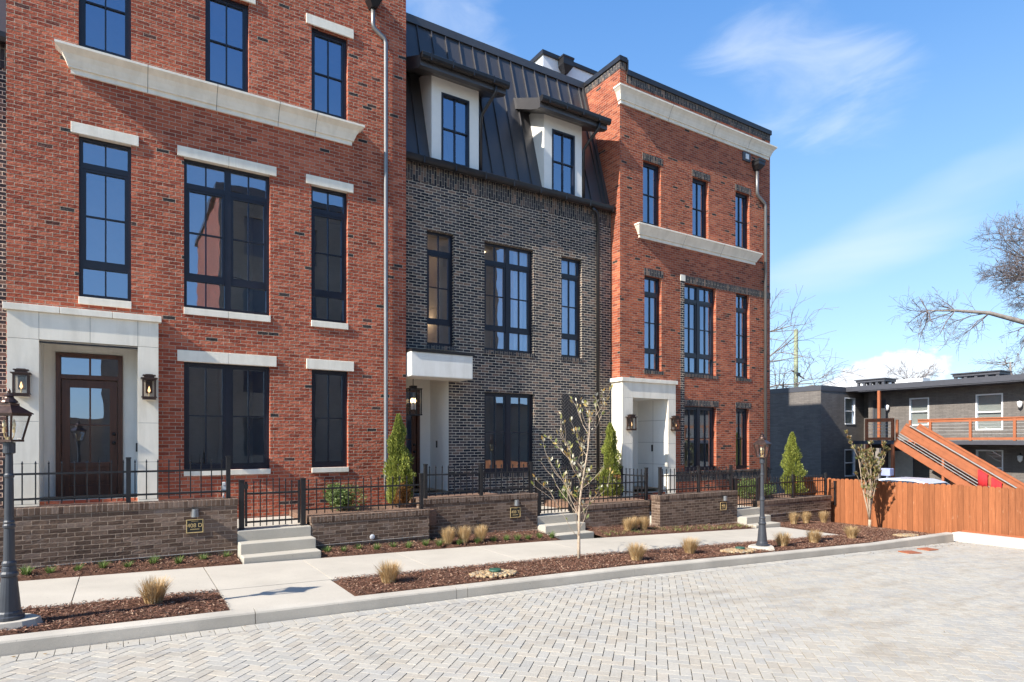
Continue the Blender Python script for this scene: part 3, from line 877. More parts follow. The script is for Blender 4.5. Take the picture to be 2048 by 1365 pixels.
def townhouse_left():
    t = thing('brick_townhouse', 'tall red brick townhouse with pale stone lintels, portal and long stone cornice, nearest the camera', 'house', (1.87, 13.0, -1.5))
    x0, x1, y = -1.631, 5.365, 13.0
    w3 = [(-.656, .118), (1.312, 2.083), (3.285, 4.045)]
    op = [(a, b, 6.80, 8.58, .175) for a, b in w3]
    w2 = [(-.653, .118, 1), (.955, 2.478, 2), (3.281, 4.045, 1)]
    op += [(a, b, 2.49, 5.30, .175) for a, b, _ in w2]
    w1 = [(.955, 2.478, 2), (3.29, 4.055, 1)]
    op += [(a, b, -.555, 1.49, .175) for a, b, _ in w1]
    dr = (-1.20, .22, -1.02, 1.72, .002)
    m = MB(); facade(m, x0, x1, -2.3, 11.2, y, op + [dr])
    Y2 = 22
    m.quad((x0, y, -2.3), (x0, y, 11.2), (x0, Y2, 11.2), (x0, Y2, -2.3)); m.quad((x1, y, -2.3), (x1, Y2, -2.3), (x1, Y2, 11.2), (x1, y, 11.2))
    m.quad((x0, Y2, -2.3), (x1, Y2, -2.3), (x1, Y2, 11.2), (x0, Y2, 11.2)); m.quad((x0, y, 11.2), (x1, y, 11.2), (x1, Y2, 11.2), (x0, Y2, 11.2))
    m.build('wall', red_brick, t, fixn=False)
    m = MB(); m.box(x0 - .04, x1 + .04, y - .04, Y2, 11.2, 11.35); m.build('parapet_cap', gutter_metal, t)
    for a, b in w3:
        w = window(t, a, b, 6.80, 8.58, y, 'pair'); stone_bar('lintel', w, a - .11, b + .12, 8.582, 8.775, y)
    for a, b, h in w2:
        w = window(t, a, b, 2.49, 5.30, y, 'tall', h); stone_bar('lintel', w, a - .11, b + .115, 5.29, 5.475, y, joint=h == 2); stone_bar('sill', w, a - .003, b + .003, 2.36, 2.488, y, joint=h == 2)
    for a, b, h in w1:
        w = window(t, a, b, -.555, 1.49, y, 'pair', h); stone_bar('lintel', w, a - .11, b + .115, 1.48, 1.685, y, joint=h == 2); stone_bar('sill', w, a - .003, b + .003, -.66, -.557, y)
    cornice(t, -.73, 4.09, CORN(6.29, 6.69, .245), y, joints=(.37, 1.50, 2.62, 3.35))
    portal(t, -1.606, .536, -1.6, 2.25, -1.19, .217, 1.665, 12.88, y)
    recess(t, -1.20, .22, -1.02, 1.72, 13.002, 13.75, (-1.03, -.01, -1.02, 1.60))
    door_unit(t, -1.028, -.012, -1.015, 1.59, 13.76)
    m = MB(); m.box(-1.19, .217, 12.90, 12.97, 1.64, 1.662); m.build('drip_strip', black_iron, t)
    m = MB(); m.box(.19, .218, 13.20, 13.24, -.20, -.04); m.build('doorbell', black_iron, t)
    downspout(t, [(4.575, 12.93, 9.5), (4.575, 12.93, 9.02), (4.60, 12.93, 8.94), (4.83, 12.93, 8.80), (4.865, 12.93, 8.70), (4.865, 12.93, -1.0), (4.87, 12.80, -1.3)], .048, (4.57, 12.86, 9.66, .34, .32))
    interior(t, x0 + .05, x1 - .05, [-1.0, 2.1, 5.75, 9.6], 13.19, 15.7)
    m = MB(); m.box(2.6, 2.7, 13.19, 15.69, -1.0, 5.5); m.build('partition', interior_wall, t)
    m = MB()                                             # ring chandelier behind the big window
    pts = [(1.95 + .42 * math.cos(a), 15.0 + .42 * math.sin(a), 3.55) for a in np.linspace(0, 2 * math.pi, 21)]
    m.tube(pts, .012, 6, caps=False)
    m.bar((1.95, 15, 3.56), (1.95, 15, 5.45), .015, .015)
    c = m.build('chandelier', black_iron, t)
    for a in np.linspace(0, 2 * math.pi, 7)[:-1]:
        b = MB(); b.lathe([(.012, 0), (.02, .03), (.003, .07)], (1.95 + .42 * math.cos(a), 15 + .42 * math.sin(a), 3.565), 8); b.build('bulb', white_paint, c)


def townhouse_middle():
    t = thing('dark_townhouse', 'dark brown brick townhouse with black metal mansard roof and two white dormers', 'house', (8.5, 13.38, -1.7))
    x0, x1, y = 5.37, 11.73, 13.38
    w2 = [(6.049, 6.757, 1), (7.604, 9.076, 2), (9.986, 10.689, 1)]
    op = [(a, b, 2.27, 4.98, .175) for a, b, _ in w2] + [(7.604, 9.10, -.82, 1.22, .175), (x0, 6.62, -1.25, 1.62, .01)]
    m = MB(); facade(m, x0, x1, -2.5, 6.5, y, op)
    m.build('wall', dark_brick, t, fixn=False)
    for a, b, h in w2:
        w = window(t, a, b, 2.27, 4.98, y, 'tall', h); soldier(w, 'sill', a - .03, b + .04, 2.17, 2.268, y, .012)
    w = window(t, 7.604, 9.10, -.82, 1.22, y, 'pair', 2); soldier(w, 'sill', 7.58, 9.13, -.93, -.822, y, .012)
    soldier(t, 'soldier_course', x0, x1, 6.272, 6.47, y, .012); soldier(t, 'soldier_course', x0, x1, 6.068, 6.268, y, .006)
    for xx in np.arange(x0 + .02, x1 - .05, .1354):
        m = MB(); m.box(xx, xx + .065, y - .028, y, 6.472, 6.50); m.build('dentil', dark_brick, t)
    for xx in (7.03, 9.42, 11.3):
        m = MB()
        for i in range(6): m.box(xx - .1, xx + .1, y - .02 - .012 * (i % 2), y + .02, 5.70 + i * .0677, 5.762 + i * .0677)
        m.build('corbel', dark_brick, t)
    # herringbone brick panel under the right windows
    m = MB(); px0, px1, pz0, pz1 = 10.0, 10.76, -.66, 1.27; cx, cz = 10.38, .3; ca = math.cos(R(45))
    for (a, b, c, d) in herring(.068, .204, 1.6):
        pass
    n = 40; w_ = .0677
    for q in range(-n, n):
        for s_ in range(-n, n):
            tt = (s_ - q) % 6
            if tt == 0: r_ = (s_ * w_, q * w_, s_ * w_ + 3 * w_, q * w_ + w_)
            elif tt == 5: r_ = (s_ * w_, q * w_, s_ * w_ + w_, q * w_ + 3 * w_)
            else: continue
            g = .005; a, b, c, d = r_[0] + g, r_[1] + g, r_[2] - g, r_[3] - g
            poly = clip([(cx + (u - v) * ca, cz + (u + v) * ca) for u, v in ((a, b), (c, b), (c, d), (a, d))], px0, px1, pz0, pz1)
            if len(poly) < 3: continue
            m.quad(*[(u, y - .010, v) for u, v in poly])
            for i in range(len(poly)):
                u, v = poly[i], poly[(i + 1) % len(poly)]
                m.quad((u[0], y - .010, u[1]), (v[0], y - .010, v[1]), (v[0], y + .004, v[1]), (u[0], y + .004, u[1]))
    o = m.build('herringbone_panel', [plain('panel_brick', (.040, .035, .034), .85, var=.5, scale=9), plain('panel_mortar', (.34, .30, .25), .9)], t, fixn=False)
    mm = MB(); mm.box(px0, px1, y - .0035, y + .02, pz0, pz1); mm.build('panel_backing', MATS['panel_mortar'], o)
    soldier(t, 'panel_sill', 9.98, 10.78, -.77, -.662, y, .012)
    # mansard: slope, standing seams, top cap
    ya, za, yb, zb = 13.44, 6.56, 14.60, 10.58
    m = MB(); m.quad((x0, ya, za), (x1, ya, za), (x1, yb, zb), (x0, yb, zb)); m.quad((x0, yb, zb), (x1, yb, zb), (x1, 22, zb), (x0, 22, zb))
    sl = Vector((0, yb - ya, zb - za)).normalized(); nrm = Vector((0, -sl.z, sl.y)); L = math.hypot(yb - ya, zb - za)
    for xx in np.arange(x0 + .13, x1, .40):
        m.obox(Vector((xx, (ya + yb) / 2, (za + zb) / 2)) + nrm * .018, (.010, 0, 0), nrm * .022, sl * (L / 2))
    m.box(x0, x1, yb - .06, yb + .12, zb - .03, zb + .17)
    m.box(x1 - .09, x1 - .005, ya, ya + .02, za - .02, za + .05)
    m.obox(Vector((x1 - .05, (ya + yb) / 2, (za + zb) / 2)) + nrm * .03, (.045, 0, 0), nrm * .03, sl * (L / 2))
    roof = m.build('mansard_roof', roof_metal, t, fixn=False)
    m = MB(); m.prism_x([(13.16, 6.50), (13.18, 6.455), (13.23, 6.43), (13.29, 6.45), (13.31, 6.50), (13.31, 6.60), (13.155, 6.585), (13.145, 6.57)], x0, x1 - .02)
    for xx in np.arange(x0 + .5, x1, .82): m.box(xx, xx + .03, 13.145, 13.31, 6.425, 6.592)
    m.build('eaves_gutter', gutter_metal, t)
    m = MB(); m.box(x0, x1, 13.31, 13.46, 6.50, 6.58); m.build('eaves_board', roof_metal, t)
    for k, (a, b, wa, wb, ga, gb) in enumerate(((6.175, 7.452, 6.43, 7.183, 5.70, 7.98), (9.427, 10.70, 9.683, 10.449, 9.00, 11.24))):
        m = MB(); yf = 13.40
        facade(m, a, b, 6.58, 8.95, yf, [(wa, wb, 6.67, 8.33, .12)])
        m.quad((a, yf, 6.58), (a, yf, 8.95), (a, 14.25, 8.95), (a, 14.25, 6.58)); m.quad((b, yf, 6.58), (b, 14.25, 6.58), (b, 14.25, 8.95), (b, yf, 8.95))
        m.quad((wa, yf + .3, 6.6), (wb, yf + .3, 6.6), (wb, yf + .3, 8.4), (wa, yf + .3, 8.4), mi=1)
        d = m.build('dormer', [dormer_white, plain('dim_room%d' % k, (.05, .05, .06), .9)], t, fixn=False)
        f = MB(); F = .05; yA, yB = yf - .012, yf + .075
        f.box(wa, wa + F, yA, yB, 6.67, 8.33); f.box(wb - F, wb, yA, yB, 6.67, 8.33); f.box(wa + F, wb - F, yA, yB, 8.33 - F, 8.33); f.box(wa + F, wb - F, yA, yB, 6.67, 6.67 + F)
        c = (wa + wb) / 2; f.box(c - .014, c + .014, yA + .03, yB - .01, 6.72, 8.28); f.box(wa + F, c - .014, yA + .03, yB - .01, 7.485, 7.515); f.box(c + .014, wb - F, yA + .03, yB - .01, 7.485, 7.515)
        f.build('dormer_window', frame_metal, d)
        g = MB(); g.quad((wa + F, yB - .02, 6.7), (wb - F, yB - .02, 6.7), (wb - F, yB - .02, 8.3), (wa + F, yB - .02, 8.3)); g.build('pane', window_glass, d)
        m = MB(); m.prism_x([(12.97, 8.53), (12.97, 8.76), (14.4, 9.42), (14.4, 9.13), (13.42, 8.66), (13.10, 8.53)], ga, gb)
        m.build('dormer_roof', roof_metal, d)
        m = MB(); m.prism_x([(12.83, 8.70), (12.85, 8.655), (12.90, 8.63), (12.95, 8.65), (12.968, 8.70), (12.968, 8.79), (12.835, 8.785), (12.82, 8.77)], ga - .01, gb + .03)
        for xx in np.arange(ga + .2, gb, .55): m.box(xx, xx + .03, 12.822, 12.968, 8.628, 8.793)
        m.build('dormer_gutter', gutter_metal, d)
        xd = b + .06
        m = MB(); m.tube([(xd + .16, 12.92, 8.62), (xd + .16, 12.95, 8.48), (xd + .04, 13.30, 8.16), (xd, 13.40, 8.02), (xd, 13.41, 6.60)], .042, 8); m.build('dormer_downspout', gutter_metal, d, smooth=True)
    downspout(t, [(10.93, 13.22, 6.40), (11.10, 13.24, 6.32), (11.20, 13.31, 6.15), (11.205, 13.31, -1.2)], .048, mat=gutter_metal)
    # entry: recess, door, canopy
    recess(t, x0 + .005, 6.62, -1.25, 1.62, 13.391, 14.45, (5.40, 6.33, -1.25, 1.30), mat=dormer_white)
    door_unit(t, 5.405, 6.325, -1.245, 1.29, 14.46)
    m = MB(); m.box(x0 + .01, 6.93, 12.74, 13.374, 1.435, 1.985); cn = m.build('canopy', stucco, t, bevel=.02)
    m = MB(); m.box(x0 + .01, 6.96, 12.71, 13.372, 1.987, 2.045); m.build('canopy_flashing', gutter_metal, cn)
    m = MB(); m.box(6.60, 6.619, 14.02, 14.07, -.17, .0); m.build('doorbell', black_iron, t)
    interior(t, x0 + .05, x1 - .05, [-1.2, 1.85, 5.3], 13.57, 16.2)
    m = MB(); m.box(6.95, 7.05, 14.6, 16.19, -1.2, 5.1); m.box(9.4, 9.5, 13.6, 16.19, -1.2, 5.1); m.build('partition', interior_wall, t)
    # curtains and a warm lamp seen through the glass

    def curtain(xa, xb, za_, zb_, yy):
        m = MB(); n = 24
        for i in range(n):
            p = xa + (xb - xa) * i / n; q = xa + (xb - xa) * (i + 1) / n
            f_ = lambda u: yy + .03 * math.sin((u - xa) * 42)
            m.quad((p, f_(p), za_), (q, f_(q), za_), (q, f_(q), zb_), (p, f_(p), zb_))
        m.build('curtain', curtain_mat, t, smooth=True, fixn=False)
    curtain(8.72, 9.16, 1.95, 4.95, 13.80); curtain(10.32, 10.72, 1.95, 4.95, 13.80); curtain(9.95, 10.10, 1.95, 4.95, 13.80)
    m = MB(); m.tube([(6.72 + .16 * math.cos(a), 15.2 + .16 * math.sin(a), 3.20) for a in np.linspace(0, 2 * math.pi, 17)], .022, 6, caps=False); m.build('ring_lamp', spot_mat, t)
    for xx, yy in ((6.5, 14.9), (6.3, 15.6), (8.1, 14.4), (8.6, 15.2)):
        m = MB(); m.lathe([(.09, 0), (.09, .01)], (xx, yy, 5.03), 12); m.build('ceiling_spot', spot_mat, t)


def townhouse_right():
    t = thing('brick_townhouse', 'red brick end townhouse with dark soldier bricks over its windows, farther from the camera', 'house', (15.1, 13.0, -2.0))
    x0, x1, y, Y2 = 11.734, 18.44, 13.0, 24.0
    w3 = [(12.609, 13.327), (14.662, 15.381), (16.663, 17.364)]
    w2 = [(12.668, 13.348, 1), (14.313, 15.728, 2), (16.688, 17.364, 1)]
    w1 = [(14.313, 15.745, 2), (16.688, 17.345, 1)]
    op = [(a, b, 6.22, 8.06, .175) for a, b in w3] + [(a, b, 2.03, 4.76, .175) for a, b, _ in w2] + [(a, b, -.92, 1.05, .175) for a, b, _ in w1] + [(12.09, 13.51, -1.5, 1.22, .002)]
    m = MB(); facade(m, x0, x1, -2.8, 10.28, y, op)
    m.quad((x0, y, -2.8), (x0, y, 10.6), (x0, Y2, 10.6), (x0, Y2, -2.8)); m.quad((x1, y, -2.8), (x1, Y2, -2.8), (x1, Y2, 10.3), (x1, y, 10.3))
    m.quad((x0, Y2, -2.8), (x1, Y2, -2.8), (x1, Y2, 10.3), (x0, Y2, 10.3)); m.quad((x0, y, 10.0), (x1, y, 10.0), (x1, Y2, 10.0), (x0, Y2, 10.0))
    m.quad((x0 + .24, y, 10.0), (x0 + .24, y, 10.6), (x0 + .24, Y2, 10.6), (x0 + .24, Y2, 10.0)); m.quad((x0, y, 10.28), (x0 + .24, y, 10.28), (x0 + .24, y, 10.6), (x0, y, 10.6))
    m.quad((x0, y + .25, 10.0), (x1, y + .25, 10.0), (x1, y + .25, 10.3), (x0, y + .25, 10.3))
    m.build('wall', red_brick_deep, t, fixn=False)
    m = MB(); m.box(x0 + .2405, x1 + .03, y - .05, y + .28, 10.285, 10.43); m.box(x0 - .045, x0 + .235, y - .05, Y2, 10.605, 10.74); m.box(x0 + .2365, x0 + .2755, y - .049, y + .2, 10.432, 10.70); m.box(x1 - .25, x1 + .035, y + .281, Y2, 10.285, 10.43)
    m.build('parapet_cap', gutter_metal, t)
    soldier(t, 'soldier_course', x0 + .24, x1, 10.07, 10.283, y, .008)
    m = MB(); m.box(x0 - .008, x0 + .1, y + .11, Y2, 10.39, 10.603); m.build('soldier_course', dark_soldier, t, swap=True)
    soldier(t, 'soldier_course', x0 - .008, x0 + .23, 10.39, 10.602, y, .008, dp=.10)
    cornice(t, x0 + .03, 18.30, CORN(9.42, 9.83, .225), y, joints=(13.6, 15.5, 17.2), back=.06)
    cornice(t, 12.47, 17.59, CORN(5.79, 6.15, .20), y, joints=(14.2, 15.9))
    for a, b in w3: w = window(t, a, b, 6.22, 8.06, y, 'pair'); soldier(w, 'lintel', a - .02, b + .07, 8.062, 8.265, y)
    for i, (a, b, h) in enumerate(w2):
        w = window(t, a, b, 2.03, 4.76, y, 'tall', h); soldier(w, 'sill', a - .03, b + .09, 1.93, 2.028, y, .012)
        if i == 0: soldier(w, 'lintel', a - .02, b + .07, 4.762, 4.97, y)
    for a, b, h in w1: w = window(t, a, b, -.92, 1.05, y, 'pair', h); soldier(w, 'lintel', a - .02, b + .10, 1.052, 1.245, y)
    soldier(t, 'soldier_course', 14.34, x1 + .008, 4.77, 4.98, y, .010)
    m = MB(); m.box(14.142, 14.305, y - .006, y + .05, -.72, 4.80); m.build('quoin_strip', dark_brick, t)
    m = MB(); m.box(14.13, 14.335, y - .02, y + .04, 4.802, 4.985); m.build('stone_block', stone, t, bevel=.004)
    m = MB(); m.box(13.83, x1 + .05, y - .035, y + .02, -.985, -.925); m.build('water_table', dark_soldier, t, swap=True)
    soldier(t, 'soldier_course', 13.83, x1 + .01, -1.23, -.987, y, .010)
    portal(t, 11.715, 13.81, -2.0, 1.765, 12.10, 13.50, 1.19, 12.88, y)
    m = MB(); m.box(11.716, 11.80, 12.881, 13.36, -2.0, 1.65); m.box(11.66, 11.80, 12.95, 13.37, 1.655, 1.763); m.build('portal_return', stone, t)
    recess(t, 12.09, 13.51, -1.5, 1.22, 13.002, 14.16, (12.2, 13.2, -1.5, 1.0), mat=dormer_white, joints=True)
    door_unit(t, 12.205, 13.195, -1.495, .99, 14.17)
    m = MB(); m.box(13.49, 13.509, 13.50, 13.56, -.32, -.12); m.build('doorbell', black_iron, t)
    m = MB(); m.box(16.99, 17.36, y - .05, y + .03, 9.10, 9.38); v = m.build('wall_vent', fascia_grey, t, bevel=.01)
    m = MB(); m.box(17.10, 17.25, y - .07, y - .02, 9.16, 9.32); m.build('vent_cover', vent_white, v)
    downspout(t, [(17.66, 12.93, 8.95), (17.66, 12.93, 8.15), (17.72, 12.93, 8.07), (18.05, 12.93, 7.90), (18.10, 12.93, 7.80), (18.10, 12.93, -1.75)], .05, (17.64, 12.86, 9.19, .36, .30))
    interior(t, x0 + .05, x1 - .05, [-1.4, 1.6, 5.35, 9.4], 13.19, 15.8)
    m = MB(); m.box(12.62, 15.9, 18.0, 22.0, 10.0, 13.72); m.box(12.55, 15.97, 17.93, 22.07, 13.721, 13.86, mi=1)
    p = m.build('roof_penthouse', [white_paint, gutter_metal], t)
    downspout(p, [(13.55, 17.92, 13.2), (13.55, 17.92, 10.1)], .06, (13.5, 17.84, 13.78, .5, .55))


def townhouse_edge():
    t = thing('dark_townhouse', 'sliver of a dark brick townhouse with black roof at the left picture edge', 'house', (-4.9, 13.38, -1.5))
    m = MB(); x0, x1, y = -8.2, -1.635, 13.38
    facade(m, x0, x1, -2.4, 6.7, y, [(-3.4, -2.7, 2.4, 5.1, .12)]); m.quad((x0, y, -2.4), (x0, y, 6.7), (x0, 22, 6.7), (x0, 22, -2.4))
    m.build('wall', dark_brick, t, fixn=False)
    soldier(t, 'soldier_course', x0, x1, 6.27, 6.69, y, .01)
    m = MB(); m.prism_x([(13.31, 6.7), (14.6, 10.9), (22, 10.9), (22, 6.7)], x0, x1); m.build('mansard_roof', roof_metal, t)
    m = MB(); m.prism_x([(13.16, 6.70), (13.2, 6.64), (13.29, 6.64), (13.31, 6.70), (13.31, 6.8), (13.15, 6.78)], x0, x1); m.build('eaves_gutter', gutter_metal, t)
    window(t, -3.4, -2.7, 2.4, 5.1, y, 'tall')


townhouse_left(); townhouse_middle(); townhouse_right(); townhouse_edge()


def facing_house():
    """the row across the street; it shows as a reflection in the front windows"""
    t = thing('brick_townhouse', 'brick house row across the street behind the camera, seen mirrored in windows', 'house', (12.5, -9, -2))
    m = MB()
    x0, x1, y = 4.2, 21.5, -9.0
    fl = lambda z: [(x, x + 1.2, z, z + 2.1, -.15) for x in np.arange(x0 + 1.2, x1 - 1.5, 2.6)]
    facade(m, x0, x1, -2.6, 13.0, y, mi=1, opens=fl(-.8) + fl(2.6) + fl(6.4) + fl(9.8))
    H = 13.0; m.quad((x0, y, -2.6), (x0, -20, -2.6), (x0, -20, H), (x0, y, H)); m.quad((x1, y, -2.6), (x1, y, H), (x1, -20, H), (x1, -20, -2.6))
    m.box(-.9, x0 - .01, -20, y - .03, -2.8, 4.3, mi=1); m.box(-30, -.91, -20, y - 3.0, -2.8, 1.2, mi=1)
    m.box(x1 + .01, 33.0, -20, y - .6, -2.8, 2.4, mi=1)
    m.quad((x0, y, H), (x1, y, H), (x1, -20, H), (x0, -20, H)); m.quad((x0, -20, -2.6), (x1, -20, -2.6), (x1, -20, H), (x0, -20, H))
    m.build('wall', [opp_brick, opp_dark], t, fixn=False)
    g = MB()
    for z in (-.8, 2.6, 6.4, 9.8):
        for x in np.arange(x0 + 1.2, x1 - 1.5, 2.6): g.box(x, x + 1.2, y - .2, y - .12, z, z + 2.1)
    g.build('window', car_glass, t)
    m = MB(); m.box(x0 - .15, x1 + .15, -20.1, y + .25, 13.002, 13.35); m.box(x1 + .02, 33.1, -20, y - .5, 2.402, 2.6); m.build('roof', roof_metal, t)


facing_house()

# ------------------------------------------------------------------ retaining walls, steps, fences


def retaining(label, x0, x1, y, top, left_end=False, weep=None):
    t = thing('retaining_wall', label, 'wall', ((x0 + x1) / 2, y + .15, float(G((x0 + x1) / 2))), 'brown brick retaining walls along the sidewalk')
    m = MB(); m.box(x0, x1, y, y + .30, -2.9, top - .105); m.build('wall', brown_brick, t)
    m = MB(); m.box(x0 - .015, x1 + .015, y - .012, y + .31, top - .104, top); m.build('coping', brown_coping, t, swap=True, bevel=.006)
    if weep is not None:
        m = MB(); m.box(x0 + .01, x1 - .01, y - .014, y + .01, weep - .004, weep + .004); m.build('flashing', steel, t)
    return t


brown_coping = brick('brown_coping_brick', BROWN, (.26, .20, .16), lump=.003, width=.31, row=.0677)
retaining('long brown brick retaining wall at the left, carrying the plaque of the nearest house', -8.0, 1.612, 11.2, -.969, weep=-1.815)
rw2 = retaining('low brown brick wall with round vent, between the near steps and the middle wall', 2.835, 5.11, 11.2, -1.356, weep=-1.87)
retaining('brown brick wall with plaque in front of the dark middle townhouse', 5.13, 7.95, 11.56, -1.19, weep=-2.01)
retaining('low brown brick wall behind the white flowering sapling', 9.10, 11.44, 11.56, -1.545)
retaining('brown brick wall with lit end and plaque before the far brick townhouse', 11.447, 14.43, 11.2, -1.387, weep=-2.256)
retaining('low brown brick wall at the far right end beside the wooden fence', 15.5, 18.98, 11.2, -1.735, weep=-2.14)
m = MB(); m.lathe([(.045, 0), (.05, .012), (.02, .02)], n=14)
m.v = [(3.943 + a, 11.2 - c, -1.80 + b) for a, b, c in m.v]; m.build('round_vent', vent_white, rw2)


def steps(label, x0, x1, y, tops, skew=.0):
    t = MB(); n = len(tops)
    for i, z in enumerate(tops):
        yf = y - .30 * i
        zb = tops[i + 1] if i + 1 < n else -2.9
        yb = y + .32
        t.box(x0 + skew * i, x1 + .008 * i + skew * i, yf, yb if i == 0 else yf + .30, -2.95 if i == 0 else -2.9 - .02 * i, z)
    o = t.build('concrete_steps', step_mat, bevel=.012)
    return tag(o, label, 'steps', 'front steps up to the gates')


steps('three pale concrete steps up to the nearest iron gate', 1.616, 2.825, 11.195, (-1.512, -1.688, -1.862))
steps('three concrete steps behind the white flowering sapling', 7.955, 9.09, 11.555, (-1.718, -1.90, -2.08))
steps('three concrete steps behind the far lamp post', 14.435, 15.49, 11.195, (-1.917, -2.10, -2.28), .0)


def iron_fence(label, x0, x1, y, base, posts, cat='fence', h=.66, gate=False, arch=0.0, name='iron_fence', along='x', spacing=.145):
    """picket railing: posts (with caps), two rails, spear pickets; along x or y"""
    P = (lambda u, v, z: (u, y + v, z)) if along == 'x' else (lambda u, v, z: (y + v, u, z))
    t = thing(name, label, cat, P((x0 + x1) / 2, 0, base), 'black iron front railings' if not gate else 'black iron gates')

    def bx(m, a, b, c, d, e, f):
        p, q = P(a, c, e), P(b, d, f); m.box(min(p[0], q[0]), max(p[0], q[0]), min(p[1], q[1]), max(p[1], q[1]), e, f)
    for px in posts:
        m = MB(); w = .032; bx(m, px - w, px + w, -w, w, base - .0, base + h + .03); bx(m, px - w - .006, px + w + .006, -w - .006, w + .006, base + h + .031, base + h + .052)
        m.build('post', black_iron, t)
    b0, b1 = base + .12, base + h - .175
    m = MB()
    for z in (b0, b1): bx(m, x0, x1, -.014, .014, z - .015, z + .015)
    m.build('rail', black_iron, t)
    m = MB(); u = x0 + spacing * .6
    while u < x1 - .02:
        if all(abs(u - q) > .05 for q in posts):
            k = arch * math.sin(math.pi * (u - x0) / (x1 - x0))
            top = b1 + .13 + k
            bx(m, u - .008, u + .008, -.008, .008, b0 - .08, top)
            c = P(u, 0, top)
            m.lathe([(.004, 0), (.014, .008), (.017, .022), (.002, .062)], c, 4, phase=R(45))
        u += spacing
    m.build('pickets', black_iron, t)
    return t


FB = -.966
iron_fence('long black railing on the left retaining wall, before the mahogany door', -8.0, 1.49, 11.35, -.969, [-7.4, -5.9, -4.4, -2.91, -1.424, .066, 1.493], spacing=.155)
iron_fence('black railing on the low wall right of the near steps', 2.728, 5.007, 11.35, -1.356, [5.007], h=.66)
iron_fence('black railing on the wall before the dark middle townhouse', 5.256, 7.867, 11.70, -1.19, [5.256, 6.568, 7.867])
iron_fence('black railing on the low wall behind the flowering sapling', 9.06, 11.454, 11.70, -1.545, [11.454])
iron_fence('black railing on the wall before the far brick townhouse', 11.60, 14.356, 11.35, -1.387, [11.60, 13.034, 14.356])
iron_fence('black railing at the far right end beside the wooden fence', 15.56, 18.931, 11.35, -1.735, [17.218, 18.931], spacing=.13)
iron_fence('black iron railing running back between the dark and far brick townhouses', 11.75, 13.0, 11.56, -1.50, [11.80, 12.75], along='y', h=.75)
iron_fence('short black railing end post meeting the wooden fence', 18.96, 19.30, 11.20, -2.05, [19.2], h=.72)


def gate(label, x0, x1, y, base, h):
    t = thing('iron_gate', label, 'gate', ((x0 + x1) / 2, y, base), 'black iron gates')
    for px in (x0, x1):
        m = MB(); m.box(px - .04, px + .04, y - .04, y + .04, base, base + h); m.box(px - .046, px + .046, y - .046, y + .046, base + h + .001, base + h + .02); m.build('post', black_iron, t)
    m = MB(); a, b = x0 + .055, x1 - .055
    m.box(a, a + .035, y - .018, y + .018, base + .05, base + h - .01); m.box(b - .035, b, y - .018, y + .018, base + .05, base + h - .01)
    for z in (base + .12, base + h - .22): m.box(a + .035, b - .035, y - .014, y + .014, z - .016, z + .016)
    m.build('gate_frame', black_iron, t)
    m = MB(); n = 7
    for i in range(n):
        u = a + .035 + (b - a - .07) * (i + 1) / (n + 1); top = base + h - .20 + .12 + .07 * math.sin(math.pi * (i + 1) / (n + 1))
        m.box(u - .008, u + .008, y - .008, y + .008, base + .04, top); m.lathe([(.004, 0), (.014, .008), (.017, .022), (.002, .062)], (u, y, top), 4, phase=R(45))
    m.build('pickets', black_iron, t)
    m = MB(); m.box(a - .012, a + .045, y - .05, y + .02, base + h - .13, base + h - .05); m.build('latch', black_iron, t)


gate('black iron gate on top of the nearest steps', 1.70, 2.72, 11.35, -1.512, .825)
gate('black iron gate behind the white flowering sapling', 8.05, 9.03, 11.70, -1.718, .80)
gate('black iron gate on the steps behind the far lamp post', 14.527, 15.543, 11.35, -1.917, .84)


def text_mesh(body, size, loc, parent, mat, name, xscale=1.0):
    cu = bpy.data.curves.new(name, 'FONT'); cu.body = body; cu.size = size; cu.align_x = 'CENTER'; cu.align_y = 'CENTER'; cu.extrude = .0015
    tmp = bpy.data.objects.new('tmp', cu); COL.objects.link(tmp)
    dg = bpy.context.evaluated_depsgraph_get(); me = bpy.data.meshes.new_from_object(tmp.evaluated_get(dg))
    bpy.data.objects.remove(tmp)
    org = origin_of(parent)
    for v in me.vertices:
        x, y_, z = v.co; v.co = (loc[0] + x * xscale - org.x, loc[1] - z - org.y, loc[2] + y_ - org.z)
    me.materials.clear(); me.materials.append(mat)
    o = bpy.data.objects.new(name, me); COL.objects.link(o); o.parent = parent
    return o


